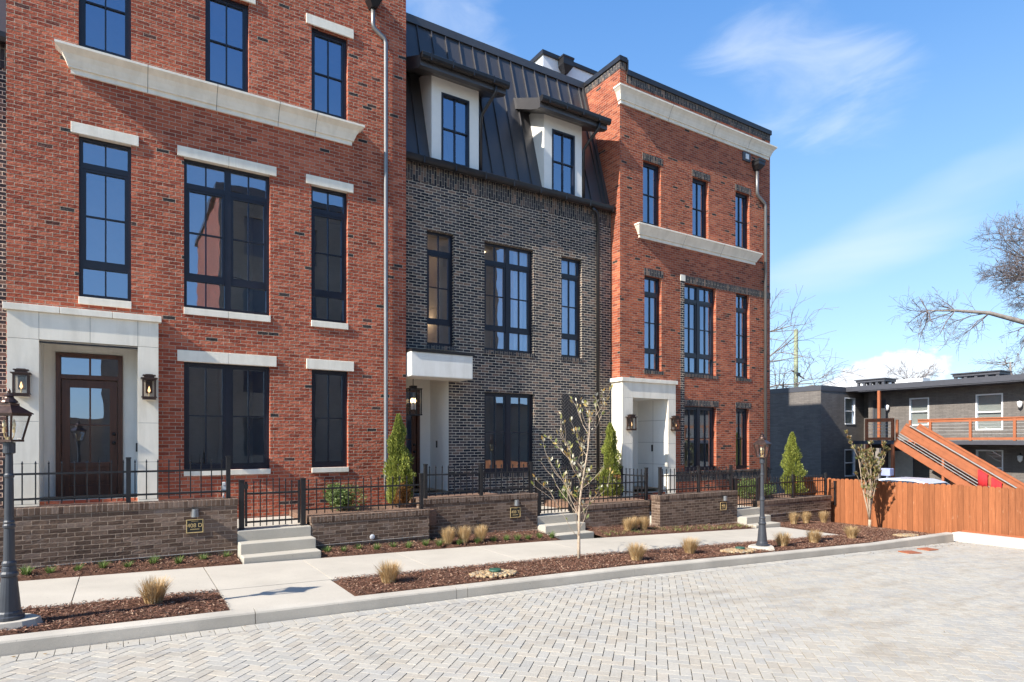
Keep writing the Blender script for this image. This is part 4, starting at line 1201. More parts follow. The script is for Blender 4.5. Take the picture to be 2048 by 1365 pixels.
def plaque(label, x0, x1, z0, z1, y, txt, lamp_label):
    t = thing('house_plaque', label, 'sign', ((x0 + x1) / 2, y, z0), 'house number plaques')
    m = MB(); m.box(x0, x1, y - .012, y - .001, z0, z1); m.build('plate', plaque_black, t)
    b = .012; m = MB(); yy = y - .018
    for a, c, d, e in ((x0, x1, z0, z0 + b), (x0, x1, z1 - b, z1), (x0, x0 + b, z0 + b, z1 - b), (x1 - b, x1, z0 + b, z1 - b)): m.box(a, c, yy, y - .011, d, e)
    m.build('border', gold, t)
    cx, cz = (x0 + x1) / 2, (z0 + z1) / 2; w, h = x1 - x0, z1 - z0
    text_mesh(txt, h * .40, (cx, y - .0145, cz + h * .04), t, gold, 'number')
    m = MB(); n = 9
    for i in range(n):                                   # line of small lettering, too worn to read
        u = x0 + w * (.26 + .48 * i / (n - 1)); m.box(u - w * .018, u + w * .018, y - .015, y - .012, cz - h * .27, cz - h * .20)
    for i in range(7):
        u = x0 + w * (.32 + .36 * i / 6); m.box(u - w * .016, u + w * .016, y - .015, y - .012, cz + h * .34, cz + h * .375)
    m.build('small_lettering', gold, t)
    lt = thing('wall_light', lamp_label, 'lamp', (cx, y, z1 + .09), 'small grey lights over the plaques')
    m = MB(); m.lathe([(.048, 0), (.060, -.125), (.052, -.125), (.045, -.02)], (cx, y - .075, z1 + .17), 20); m.build('shade', lamp_grey, lt, smooth=False)
    m = MB(); m.box(cx - .03, cx + .03, y - .035, y - .002, z1 + .10, z1 + .17); m.build('bracket', black_iron, lt)


plaque('black and gold house plaque reading 408 D', .852, 1.10, -1.488, -1.27, 11.2, '408 D', 'small grey wall light above the 408 D plaque')
plaque('black and gold house plaque reading 408 T', 7.216, 7.478, -1.70, -1.475, 11.56, '408 T', 'small grey wall light above the 408 T plaque')
plaque('black and gold house plaque on the wall left of the far steps', 13.71, 13.955, -1.885, -1.67, 11.2, '408', 'small grey wall light above the plaque by the far steps')


def wall_lantern(label, x, z0, y):
    """copper box lantern: cap, frame, glass, flame"""
    t = thing('wall_lantern', label, 'lantern', (x, y, z0), 'copper gas lanterns beside the entrances')
    w, d, h = .105, .085, .46
    yc = y - .11
    m = MB()
    m.box(x - w, x + w, yc - d, yc + d, z0, z0 + .035); m.box(x - w - .015, x + w + .015, yc - d - .015, yc + d + .015, z0 + .0355, z0 + .05)
    for sx in (-1, 1):
        for sy in (-1, 1): m.box(x + sx * (w - .012) - .012, x + sx * (w - .012) + .012, yc + sy * (d - .012) - .012, yc + sy * (d - .012) + .012, z0 + .05, z0 + .34)
    m.box(x - w, x + w, yc - d, yc + d, z0 + .34, z0 + .365)
    m.box(x - .05, x + .05, yc + d, y - .001, z0 + .12, z0 + .34)
    m.build('frame', copper, t)
    m = MB(); m.box(x - w - .025, x + w + .025, yc - d - .025, yc + d + .025, z0 + .3655, z0 + .385)
    m.box(x - w * .75, x + w * .75, yc - d * .75, yc + d * .75, z0 + .3855, z0 + .42); m.box(x - w * .95, x + w * .95, yc - d * .95, yc + d * .95, z0 + .4205, z0 + .438)
    m.box(x - w * .55, x + w * .55, yc - d * .55, yc + d * .55, z0 + .4385, z0 + h - .01)
    m.build('cap', copper, t)
    m = MB()
    q = [(x - w + .012, yc - d + .012), (x + w - .012, yc - d + .012), (x + w - .012, yc + d - .012), (x - w + .012, yc + d - .012)]
    for i in range(4): m.quad((*q[i], z0 + .05), (*q[(i + 1) % 4], z0 + .05), (*q[(i + 1) % 4], z0 + .34), (*q[i], z0 + .34))
    m.build('glass', lamp_glass, t, fixn=False)
    m = MB(); m.tube([(x, yc, z0 + .05), (x, yc, z0 + .12)], .008, 6); m.build('burner', gold, t)
    m = MB(); m.lathe([(.004, 0), (.022, .03), (.014, .07), (.002, .115)], (x, yc, z0 + .125), 10); m.build('flame', flame_mat, t, smooth=True)


wall_lantern('copper gas lantern left of the mahogany door, above the near lamp post', -1.41, .724, 12.88)
wall_lantern('copper gas lantern right of the mahogany door', .387, .735, 12.88)
wall_lantern('copper gas lantern left of the far stone entrance', 11.95, .285, 12.88)
wall_lantern('copper gas lantern right of the far stone entrance', 13.69, .285, 12.88)


def pendant():
    x, y, z = 5.80, 13.62, .60
    t = thing('pendant_lantern', 'black pendant lantern with warm candle bulbs hanging under the white canopy', 'lantern', (x, y, z))
    m = MB(); w = .145
    for sx in (-1, 1):
        for sy in (-1, 1): m.box(x + sx * w - .011, x + sx * w + .011, y + sy * w - .011, y + sy * w + .011, z + .02, z + .62)
    for zz in (z, z + .61): m.box(x - w - .02, x + w + .02, y - w - .02, y + w + .02, zz, zz + .025)
    m.box(x - .07, x + .07, y - .07, y + .07, z + .6355, z + .70); m.build('frame', black_iron, t)
    m = MB(); m.tube([(x, y, z + .70), (x, y, 1.61)], .010, 6); m.build('rod', black_iron, t)
    m = MB(); q = [(x - w, y - w), (x + w, y - w), (x + w, y + w), (x - w, y + w)]
    for i in range(4): m.quad((*q[i], z + .03), (*q[(i + 1) % 4], z + .03), (*q[(i + 1) % 4], z + .6), (*q[i], z + .6))
    m.build('glass', lamp_glass, t, fixn=False)
    for a in range(3):
        m = MB(); c = (x + .05 * math.cos(a * 2.1), y + .05 * math.sin(a * 2.1), z + .14)
        m.lathe([(.014, 0), (.014, .16)], c, 8); m.build('candle', white_paint, t)
        m = MB(); m.lathe([(.008, 0), (.022, .03), (.016, .07), (.003, .11)], (c[0], c[1], c[2] + .161), 10); m.build('bulb', bulb_mat, t, smooth=True)


pendant()


def lamp_post(loc, rot):
    t = thing('lamp_post', 'near black lamp post with copper lantern at the left picture edge', 'street lamp', (0, 0, 0), 'lamp posts in the planting bed')
    m = MB(); m.lathe([(.128, 0), (.128, .03), (.112, .04), (.108, .07), (.098, .085), (.066, .43), (.076, .445), (.078, .47), (.064, .49), (.060, .53), (.056, .545), (.062, .555), (.062, .58), (.049, .60),
                       (.044, .93), (.052, .945), (.054, .965), (.045, .98), (.050, 1.00), (.041, 1.015), (.036, 1.45), (.043, 1.465), (.043, 1.485), (.034, 1.50), (.031, 1.70), (.052, 1.71), (.052, 1.82), (.03, 1.825)], (0, 0, 0), 20)
    m.build('post', post_metal, t, smooth=False, bevel=0)
    # tapering four-sided lantern
    z0, z1, a0, a1 = 1.83, 2.10, .076, .118
    m = MB()
    m.box(-a0 - .01, a0 + .01, -a0 - .01, a0 + .01, z0 - .004, z0 + .018)
    for sx in (-1, 1):
        for sy in (-1, 1): m.bar((sx * a0, sy * a0, z0 + .018), (sx * a1, sy * a1, z1), .018, .018)
    m.box(-a1 - .012, a1 + .012, -a1 - .012, a1 + .012, z1 - .004, z1 + .012)
    m.build('lantern_frame', copper, t)
    m = MB()
    r = lambda w, z: [(-w, -w, z), (w, -w, z), (w, w, z), (-w, w, z)]
    for (w, z), (w2, z2) in zip([(.142, 2.113), (.142, 2.122), (.060, 2.20), (.060, 2.225)][:-1], [(.142, 2.122), (.060, 2.20), (.060, 2.225)]):
        A, B = r(w, z), r(w2, z2)
        for i in range(4): m.quad(A[i], A[(i + 1) % 4], B[(i + 1) % 4], B[i])
    m.quad(*r(.142, 2.113)); m.quad(*r(.060, 2.225))
    m.lathe([(.05, 2.2255), (.078, 2.232), (.07, 2.25), (.045, 2.275), (.035, 2.295), (.05, 2.30), (.03, 2.32), (.012, 2.335), (.016, 2.35), (.003, 2.375)], (0, 0, 0), 14)
    m.build('lantern_roof', copper, t)
    m = MB(); A, B = r(a0 - .004, z0 + .018), r(a1 - .004, z1 - .004)
    for i in range(4): m.quad(A[i], A[(i + 1) % 4], B[(i + 1) % 4], B[i])
    m.build('glass', lamp_glass, t, fixn=False)
    m = MB(); m.lathe([(.03, 0), (.03, .02), (.012, .03)], (0, 0, z0 + .018), 10)
    for s in (-1, 1): m.tube([(0, 0, z0 + .04), (s * .035, 0, z0 + .03), (s * .05, 0, z0 + .06), (s * .05, 0, z0 + .09)], .005, 6); m.lathe([(.012, 0), (.012, .05)], (s * .05, 0, z0 + .09), 8)
    m.build('lamp_holder', gold, t)
    for s in (-1, 1):
        m = MB(); m.lathe([(.008, 0), (.018, .022), (.014, .05), (.002, .09)], (s * .05, 0, z0 + .141), 10); m.build('bulb', plain('bulb_glass', (.85, .72, .45), .15) if s < 0 else MATS['bulb_glass'], t, smooth=True)
    m = MB(); n = 14; top = []; bot = []
    for i in range(n):
        a = 2 * math.pi * i / n; rr = .25 + .04 * math.sin(3 * a + 1) + rng.uniform(-.02, .02)
        top.append((rr * .9 * math.cos(a) * 1.05, rr * .9 * math.sin(a), -.004)); bot.append((rr * math.cos(a) * 1.05, rr * math.sin(a), -.10))
    m.quad(*top)
    for i in range(n): m.quad(bot[i], bot[(i + 1) % n], top[(i + 1) % n], top[i])
    m.build('concrete_pad', concrete, t)
    t.location = loc; t.rotation_euler = (0, 0, rot); t.scale = (1, 1, .985)
    return t


lp = lamp_post((-.985, 8.05, float(G(-.985)) + .085), R(-32))
lp2 = copy_tree(lp); lp2.location = (11.12, 8.02, float(G(11.12)) + .085); lp2.rotation_euler = (0, 0, R(14)); lp2['label'] = 'far black lamp post standing before the far concrete steps'

# ------------------------------------------------------------------ plants


def grass_clump(n, h, spread, cols, curl=.5, w=.004, base=.05, seed=1):
    r_ = random.Random(seed); V, F, C = [], [], []
    for _ in range(n):
        a = r_.uniform(0, 6.283); rad = base * math.sqrt(r_.random()); x, y = rad * math.cos(a), rad * math.sin(a)
        lean = r_.uniform(.1, 1) * spread; hh = h * r_.uniform(.55, 1.05); a2 = a + r_.uniform(-.7, .7)
        dx, dy = math.cos(a2), math.sin(a2); px, py = -dy, dx
        pts = []
        for k in range(4):
            u = k / 3; pts.append((x + dx * lean * u ** 1.6, y + dy * lean * u ** 1.6, hh * (u - curl * lean / h * .35 * u ** 3)))
        ww = [w, w, w * .75, w * .15]; b = len(V)
        for p, q in zip(pts, ww): V += [(p[0] - px * q, p[1] - py * q, p[2]), (p[0] + px * q, p[1] + py * q, p[2])]
        c = np.array(r_.choice(cols)) * r_.uniform(.8, 1.2)
        for k in range(3): F.append((b + 2 * k, b + 2 * k + 1, b + 2 * k + 3, b + 2 * k + 2)); C.append(c)
    return V, F, C


STRAW = [(.50, .33, .15), (.58, .41, .21), (.42, .26, .11), (.62, .47, .27)]
straw_src = [grass_clump(620, .34, .19, STRAW, seed=i, base=.095, w=.0035) for i in range(3)]
GREEN = [(.10, .17, .035), (.14, .22, .05), (.20, .24, .08), (.08, .13, .03)]
tuft_src = [grass_clump(70, .15, .13, GREEN, curl=.9, w=.004, base=.04, seed=20 + i) for i in range(3)]
DRY = [(.40, .31, .15), (.30, .26, .10), (.22, .22, .07)]
meshes = {}


def place_clump(kind, i, x, y, z, s, label, cat, group, name, sz=1.0):
    src = {'straw': straw_src, 'tuft': tuft_src}[kind]; key = (kind, i % len(src))
    if key not in meshes:
        V, F, C = src[i % len(src)]; o = np_mesh(name, V, F, straw_mat if kind == 'straw' else leaf_mat, col=C); meshes[key] = o.data
    else: o = bpy.data.objects.new(name, meshes[key]); COL.objects.link(o)
    o.location = (x, y, z); o.scale = (s, s, s * sz); o.rotation_euler = (0, 0, rng.uniform(0, 6.28))
    return tag(o, label, cat, group)


front = [(.30, 8.38, 'tan ornamental grass clump right of the near lamp post'), (3.13, 8.2, 'tan grass clump left of the near pebble patch'), (7.59, 7.99, 'tan grass clump just right of the flowering sapling'),
         (9.12, 8.15, 'tan grass clump left of the far pebble patch'), (11.86, 8.06, 'tan grass clump right beside the far lamp post'), (13.13, 8.14, 'tan grass clump at the end of the sidewalk'), (14.91, 8.28, 'rightmost tan grass clump, toward the wooden fence')]
for i, (x, y, l) in enumerate(front): place_clump('straw', i, x, y, float(G(x)) + .01, .95, l, 'ornamental grass', 'tan ornamental grasses', 'ornamental_grass')
walls_ = [(5.32, 10.78, 'leftmost of three tan grasses before the dark townhouse wall'), (5.66, 10.78, 'middle of three tan grasses before the dark townhouse wall'), (6.03, 10.78, 'rightmost of three tan grasses before the dark townhouse wall'),
          (10.14, 10.95, 'left tan grass of the pair before the wall behind the sapling'), (10.72, 11.02, 'right tan grass of the pair before the wall behind the sapling'), (10.45, 11.08, 'tan grass tucked behind the pair before the wall behind the sapling'),
          (16.35, 10.75, 'leftmost of three tan grasses by the far low wall'), (16.95, 10.75, 'middle of three tan grasses by the far low wall'), (17.75, 10.7, 'rightmost of three tan grasses, next to the wooden fence')]
for i, (x, y, l) in enumerate(walls_): place_clump('straw', i + 1, x, y, float(G(x)) + .03, .80, l, 'ornamental grass', 'tan ornamental grasses', 'ornamental_grass', 1.35)
tufts = [(-1.14, 10.76), (-.87, 10.78), (-.55, 10.80), (-.26, 10.84), (.05, 10.80), (.38, 10.92), (.72, 10.82), (1.06, 10.9), (1.42, 11.0), (3.01, 10.84), (3.28, 10.80), (3.59, 10.9), (3.87, 10.75), (4.22, 10.85), (4.47, 10.72), (4.84, 10.78), (5.1, 10.72),
         (5.5, 10.68), (5.9, 10.68), (6.31, 10.74), (6.61, 10.74), (6.84, 10.68), (7.12, 10.70), (7.44, 10.74), (7.75, 10.72)]
for i, (x, y) in enumerate(tufts):
    side = 'left wall with the 408 D plaque' if x < 1.6 else ('low wall with the round vent' if x < 5.15 else 'wall with the 408 T plaque')
    place_clump('tuft', i, x, y, float(G(x)) + .03, rng.uniform(.85, 1.15), 'small green grassy tuft in the border under the ' + side, 'plant', 'green tufts under the ' + side, 'grass_tuft')
V, F, C = [], [], []
for _ in range(170):                                     # low turf, too dense to count
    x = rng.uniform(9.2, 14.3); y = rng.uniform(10.62, 11.1 if x > 11.4 else 11.3)
    v, f, c = grass_clump(9, .09, .09, GREEN + DRY * 2, curl=.9, w=.0035, base=.05, seed=rng.randint(0, 9999)); b = len(V)
    V += [(p[0] + x, p[1] + y, p[2] + float(G(x)) + .03) for p in v]; F += [tuple(q + b for q in k) for k in f]; C += c
tag(np_mesh('grass', V, F, straw_mat, col=C), 'low half dry turf growing under the two far walls', 'grass', kind='stuff')


def leaf_quads(pts, size, cols, r_, ratio=.35, droop=0.0, dirs=None):
    V, F, C = [], [], []
    for i, p in enumerate(pts):
        d = Vector(dirs[i]) if dirs is not None else Vector((r_.uniform(-1, 1), r_.uniform(-1, 1), r_.uniform(-.6, 1)))
        d = (d + Vector((r_.uniform(-.45, .45), r_.uniform(-.45, .45), r_.uniform(-.45, .45) - droop))).normalized()
        s_ = d.cross(Vector((r_.uniform(-1, 1), r_.uniform(-1, 1), r_.uniform(-1, 1))))
        s_ = s_.normalized() if s_.length > 1e-3 else Vector((1, 0, 0))
        L = size * r_.uniform(.6, 1.25); w = L * ratio; p = Vector(p); b = len(V)
        V += [tuple(p), tuple(p + d * L * .5 + s_ * w * .5), tuple(p + d * L), tuple(p + d * L * .5 - s_ * w * .5)]
        F.append((b, b + 1, b + 2, b + 3)); C.append(np.array(r_.choice(cols)) * r_.uniform(.7, 1.3))
    return V, F, C


def arborvitae(label, loc, h, w, seed, brown=False):
    r_ = random.Random(seed)
    t = thing('arborvitae', label, 'evergreen', loc, 'cone shaped evergreens')
    cols = [(.21, .245, .045), (.28, .31, .07), (.13, .165, .034), (.36, .37, .09), (.25, .27, .045)]
    pts, dirs = [], []
    lob = [(r_.uniform(0, 6.28), r_.uniform(.02, .97), r_.uniform(.5, 1.5)) for _ in range(58)]
    prof = lambda u: (w / 2) * (1 - u) ** .62 * (.75 + .6 * min(u * 4, 1) * .42)
    n = 0
    for _ in range(15000):
        u = r_.random() ** 1.15; a = r_.uniform(0, 6.283)
        bump = 0
        for (la, lu, ls) in lob:
            da = (a - la + math.pi) % (2 * math.pi) - math.pi
            bump = max(bump, ls * math.exp(-(da / .34) ** 2 - ((u - lu) / .085) ** 2))
        rr = prof(u) * (.50 + .48 * bump) * r_.uniform(.66, 1.06)
        pts.append((loc[0] + rr * math.cos(a), loc[1] + rr * math.sin(a), loc[2] + .05 + u * h * .96 + r_.uniform(0, .03)))
        dirs.append((math.cos(a) * .75, math.sin(a) * .75, .9 + u))
    V, F, C = leaf_quads(pts, .060, cols, r_, .36, dirs=dirs)
    if brown:
        for i, p in enumerate(pts):
            if p[2] - loc[2] < .62 and math.sin(p[0] * 9 + 1) + math.sin(p[1] * 7 + p[2] * 6) > .5: C[i] = np.array((.36, .19, .07)) * r_.uniform(.7, 1.2)
    np_mesh('foliage', V, F, leaf_mat, t, col=C)
    m = MB(); m.tube([(loc[0], loc[1], loc[2] - .05), (loc[0], loc[1], loc[2] + h * .8)], [.03, .008], 7); m.build('trunk', bark_grey, t)


arborvitae('cone shaped evergreen in front of the brown downspout and the canopied entry', (4.90, 12.30, -1.40), 1.93, .80, 3, True)
arborvitae('cone shaped evergreen between the flowering sapling and the far stone entrance', (11.13, 12.72, -1.555), 2.0, .82, 4, True)
arborvitae('cone shaped evergreen standing before the blue grey neighbour building', (18.32, 12.1, -1.80), 2.05, .92, 5)


def shrub(label, loc, w, h, seed):
    r_ = random.Random(seed); t = thing('shrub', label, 'shrub', loc, 'low round shrubs behind the railings')
    pts = []
    lob = [(r_.uniform(-.3, .3) * w, r_.uniform(-.3, .3) * w, r_.uniform(.3, .7) * h, r_.uniform(.22, .36) * w) for _ in range(9)]
    for _ in range(3600):
        c = r_.choice(lob); d = Vector((r_.gauss(0, 1), r_.gauss(0, 1), r_.gauss(0, 1))).normalized() * c[3] * r_.uniform(.6, 1.05)
        z = c[2] + d.z
        if z > .02: pts.append((loc[0] + c[0] + d.x, loc[1] + c[1] + d.y, loc[2] + z))
    V, F, C = leaf_quads(pts, .05, [(.07, .12, .03), (.10, .16, .04), (.15, .20, .06), (.20, .24, .09)], r_, .5)
    np_mesh('foliage', V, F, leaf_mat, t, col=C)
    m = MB()
    for k in range(5): a = k * 1.3; m.tube([(loc[0], loc[1], loc[2] - .03), (loc[0] + .2 * w * math.cos(a), loc[1] + .2 * w * math.sin(a), loc[2] + h * .5)], [.012, .005], 5)
    m.build('stem', bark_grey, t)


shrub('round green shrub behind the railing right of the near gate', (3.78, 12.35, -1.40), .78, .52, 1)
shrub('green shrub behind the railing beside the second gate', (9.75, 12.7, -1.555), .62, .38, 2)
shrub('green shrub behind the railing right of the far gate', (16.35, 12.3, -1.80), .85, .60, 3)
shrub('green shrub partly hidden by the far lamp post', (17.05, 12.35, -1.80), .75, .50, 4)


def sapling(label, loc, h, seed, multi=False, nleaf=1.0, spread=.5):
    """young magnolia: pale stem, whippy limbs, loose leaves and pale buds"""
    r_ = random.Random(seed); t = thing('magnolia_sapling', label, 'young tree', loc, 'young magnolias')
    L = Vector(loc); m = MB(); tips = []

    def limb(p, d, length, rad, depth):
        pts = [p]; k = 5; q = p.copy(); dd = d.copy(); rads = [rad]
        for i in range(k):
            wb = .07 if multi else .14; dd = (dd + Vector((r_.uniform(-wb, wb), r_.uniform(-wb, wb), r_.uniform(.0, .12)))).normalized()
            q = q + dd * length / k; pts.append(q.copy()); rads.append(rad * (1 - .75 * (i + 1) / k) + .0012)
            if depth > 0 and i >= 1 and r_.random() < .75:
                a = r_.uniform(0, 6.28); nd = (dd + Vector((math.cos(a), math.sin(a), .25)) * (r_.uniform(.25, .5) if multi else r_.uniform(.5, .9))).normalized()
                limb(q.copy(), nd, length * r_.uniform(.35, .6), rads[-1] * .7, depth - 1)
        m.tube(pts, rads, 6); tips.append((q, dd, length))
        for i in range(2, k + 1):
            if r_.random() < .55: tips.append((pts[i], (dd + Vector((r_.uniform(-1, 1), r_.uniform(-1, 1), .2))).normalized(), .1))
    if multi:
        stem = L + Vector((0, 0, h * .10)); m.tube([L + Vector((0, 0, -.05)), stem], [.045, .04], 8)
        for a in (0.3, 2.0, 3.5, 5.2): limb(stem, Vector((math.cos(a) * .15, math.sin(a) * .15, 1)).normalized(), h * r_.uniform(.62, .86), .026, 1)
        for a in (.6, 1.1, 2.4, 3.1, 4.1, 4.9, 5.9): limb(stem + Vector((0, 0, .2)), Vector((math.cos(a) * .26, math.sin(a) * .26, 1)).normalized(), h * r_.uniform(.45, .68), .014, 1)
    else:
        n = 9; pts = []; rads = []
        for i in range(n + 1):
            u = i / n; pts.append(L + Vector((.22 * u ** 1.5 + .02 * math.sin(u * 9), .05 * math.sin(u * 6), -.05 + h * u))); rads.append(.026 * (1 - .85 * u) + .003)
        m.tube(pts, rads, 8)
        for i in range(2, n + 1):
            for _ in range(3 if i < 8 else 2):
                a = r_.uniform(0, 6.28); limb(pts[i] - Vector((0, 0, r_.uniform(0, .2))), Vector((math.cos(a), math.sin(a), r_.uniform(.55, 1.5))).normalized(), spread * (1.30 - .06 * i) * r_.uniform(.6, 1.15), .0048, 1)
        tips += [(pts[-1], Vector((0, 0, 1)), .2)] * 10
    m.build('trunk', bark_pale, t, smooth=True)
    P, D = [], []
    if multi: tips = [q for q in tips if q[0].z - L.z > h * .42 or r_.random() < .12]
    for q, d, l in tips:
        k = int(r_.uniform(1.2, 4.2) * nleaf)
        for _ in range(k): P.append(tuple(q + Vector((r_.uniform(-.03, .03), r_.uniform(-.03, .03), r_.uniform(-.03, .03))))); D.append(tuple(d + Vector((r_.uniform(-.6, .6), r_.uniform(-.6, .6), r_.uniform(-.2, .6)))))
    V, F, C = leaf_quads(P, .095, [(.20, .22, .055), (.28, .26, .07), (.36, .22, .06), (.17, .20, .07), (.42, .30, .10)] if not multi else [(.10, .12, .04), (.17, .17, .06), (.25, .19, .08), (.30, .16, .08), (.36, .30, .15)], r_, .38, dirs=D)
    P2 = [tuple(q + Vector((r_.uniform(-.02, .02), r_.uniform(-.02, .02), r_.uniform(-.02, .02)))) for q, d, l in tips if l != .1 or multi for _ in range(2 if not multi else 1)]
    V2, F2, C2 = leaf_quads(P2, .075, [(.68, .64, .52), (.60, .56, .42), (.50, .45, .30)], r_, .5, dirs=[(0, 0, .8)] * len(P2)); F2 = [tuple(k + len(V) for k in f) for f in F2]
    np_mesh('leaves', V + V2, F + F2, leaf_mat, t, col=C + C2)


sapling('slender magnolia sapling with pale buds before the middle steps', (6.72, 8.50, float(G(6.7)) + .0), 2.55, 5, False, .52, .80)
sapling('bushy multi stemmed magnolia casting its shadow on the wooden fence', (18.45, 9.72, -2.53), 2.25, 21, True, 9.5)


def pebbles(x, y, rx, ry, label, lid=None):
    V, F, C = [], [], []
    ico = bmesh.new(); bmesh.ops.create_icosphere(ico, subdivisions=1, radius=1.0); iv = [v.co.copy() for v in ico.verts]; ifc = [[v.index for v in f.verts] for f in ico.faces]; ico.free()
    for _ in range(420):
        a = rng.uniform(0, 6.28); q = math.sqrt(rng.random()); px, py = x + rx * q * math.cos(a), y + ry * q * math.sin(a)
        s = rng.uniform(.016, .034); sx, sy, sz = s * rng.uniform(.8, 1.4), s * rng.uniform(.8, 1.3), s * rng.uniform(.5, .9); rot = Matrix.Rotation(rng.uniform(0, 6), 3, 'Z') @ Matrix.Rotation(rng.uniform(-.4, .4), 3, 'X')
        c = np.array(rng.choice([(.36, .25, .135), (.43, .33, .20), (.31, .19, .095), (.39, .29, .17), (.25, .20, .15)])) * rng.uniform(.85, 1.15); b = len(V)
        for v in iv:
            w = rot @ Vector((v.x * sx * rng.uniform(.9, 1.1), v.y * sy * rng.uniform(.9, 1.1), v.z * sz)); V.append((px + w.x, py + w.y, float(G(px)) + .035 + w.z + .02 * (1 - q)))
        for f in ifc: F.append(tuple(b + k for k in f)); C.append(c)
    tag(np_mesh('river_pebbles', V, F, stone_mat, col=C, smooth=True), label, 'pebbles', kind='stuff')
    if lid:
        m = MB(); m.lathe([(.085, 0), (.095, .01), (.09, .03), (.02, .038)], (x + .03, y, float(G(x)) + .07), 16)
        tag(m.build('drain_lid', green_lid), lid, 'drain cover', 'green drain lids')


pebbles(4.70, 8.0, .38, .23, 'tan river pebbles heaped by the kerb, left of the sapling', 'green drain lid in the pebble heap left of the sapling')
pebbles(10.3, 7.95, .46, .22, 'tan river pebbles left of the far lamp post base', 'green drain lid in the pebbles by the far lamp post')
pebbles(16.9, 8.0, .46, .2, 'tan river pebbles by the kerb end near the wooden fence')
for (x, y, r_, l) in ((14.93, 6.98, R(-14), 'left of two orange wood offcuts lying on the paving'), (15.92, 7.06, R(-3), 'right of two orange wood offcuts lying on the paving')):
    o = MB(); z = float(G(x)) + ROAD + .012
    ca, sa = math.cos(r_), math.sin(r_)
    o.obox((x, y, z), (.20 * ca, .20 * sa, -.034 * .20 * ca), (-.135 * sa, .135 * ca, .004), (0, 0, .010))
    tag(o.build('wood_plank', cedar, bevel=.003), l, 'plank', 'orange wood offcuts')
V, F, C = [], [], []
for _ in range(260):                                     # dry leaf bits blown against the kerb
    x = rng.choice([rng.uniform(-3, 18.5), rng.uniform(16.5, 18.5)]); y = Y_KERB_OUT - abs(rng.gauss(.03, .22)) - .02
    if rng.random() < .15: y = rng.uniform(2, 7.3)
    z = float(G(x)) + ROAD + .006; a = rng.uniform(0, 6.28); L = rng.uniform(.008, .022); w = L * .45; b = len(V)
    for u, v in ((-L, 0), (0, w), (L, 0), (0, -w)): V.append((x + u * math.cos(a) - v * math.sin(a), y + u * math.sin(a) + v * math.cos(a), z + rng.uniform(0, .012)))
    F.append((b, b + 1, b + 2, b + 3)); C.append(np.array(rng.choice([(.20, .12, .06), (.30, .20, .10), (.12, .07, .04)])))
tag(np_mesh('fallen_leaves', V, F, leaf_mat, col=C), 'dry brown leaf bits scattered on the paving along the kerb', 'leaves', kind='stuff')
m = MB(); m.box(1.40, 1.475, 11.44, 11.50, -.87, -.76); m.box(1.425, 1.45, 11.455, 11.485, -.965, -.871); m.box(1.41, 1.465, 11.435, 11.50, -.755, -.70)
tag(m.build('outlet_box', white_paint, bevel=.006), 'small white outdoor outlet box on the wall end by the near gate', 'outlet box')

# ------------------------------------------------------------------ wooden fence and the neighbour's place


def wood_fence():
    t = thing('wooden_fence', 'long orange stained board fence along the right side of the paving', 'fence', (19.25, 4, -2.6))
    V, F, C = [], [], []
    y = 12.9; i = 0
    while y > -9:
        w = .142; zt = -1.20 + rng.uniform(-.012, .012); zb = -2.72 if y > 7.7 else -2.55; xo = 19.25 + rng.uniform(-.004, .004)
        a, b2 = y, y - w + .006
        pts = [(a, zb), (a, zt - .035), (a - .03, zt), (b2 + .03, zt), (b2, zt - .035), (b2, zb)]
        b = len(V); V += [(xo, p[0], p[1]) for p in pts] + [(xo + .02, p[0], p[1]) for p in pts]
        c = np.array((.31, .108, .042)) * rng.uniform(.80, 1.14)
        for q in ((0, 1, 4, 5), (1, 2, 3, 4)): F.append(tuple(b + k for k in q)); C.append(c); F.append(tuple(b + 6 + k for k in reversed(q))); C.append(c)
        for k in range(6): F.append((b + k, b + 6 + k, b + 6 + (k + 1) % 6, b + (k + 1) % 6)); C.append(c)
        y -= w
    np_mesh('boards', V, F, plank_mat, t, col=C)
    m = MB()
    for z in (-1.45, -2.3): m.box(19.272, 19.31, -9, 12.9, z, z + .09)
    m.build('rail', cedar, t)
    for yy in np.arange(-8.5, 12.9, 2.4):
        m = MB(); m.box(19.312, 19.40, yy - .045, yy + .045, -2.8, -1.28); m.build('post', cedar, t)
    m = MB(); m.box(19.225, 19.248, -9, 7.69, -2.56, -2.42); m.build('kickboard', cedar, t)


wood_fence()


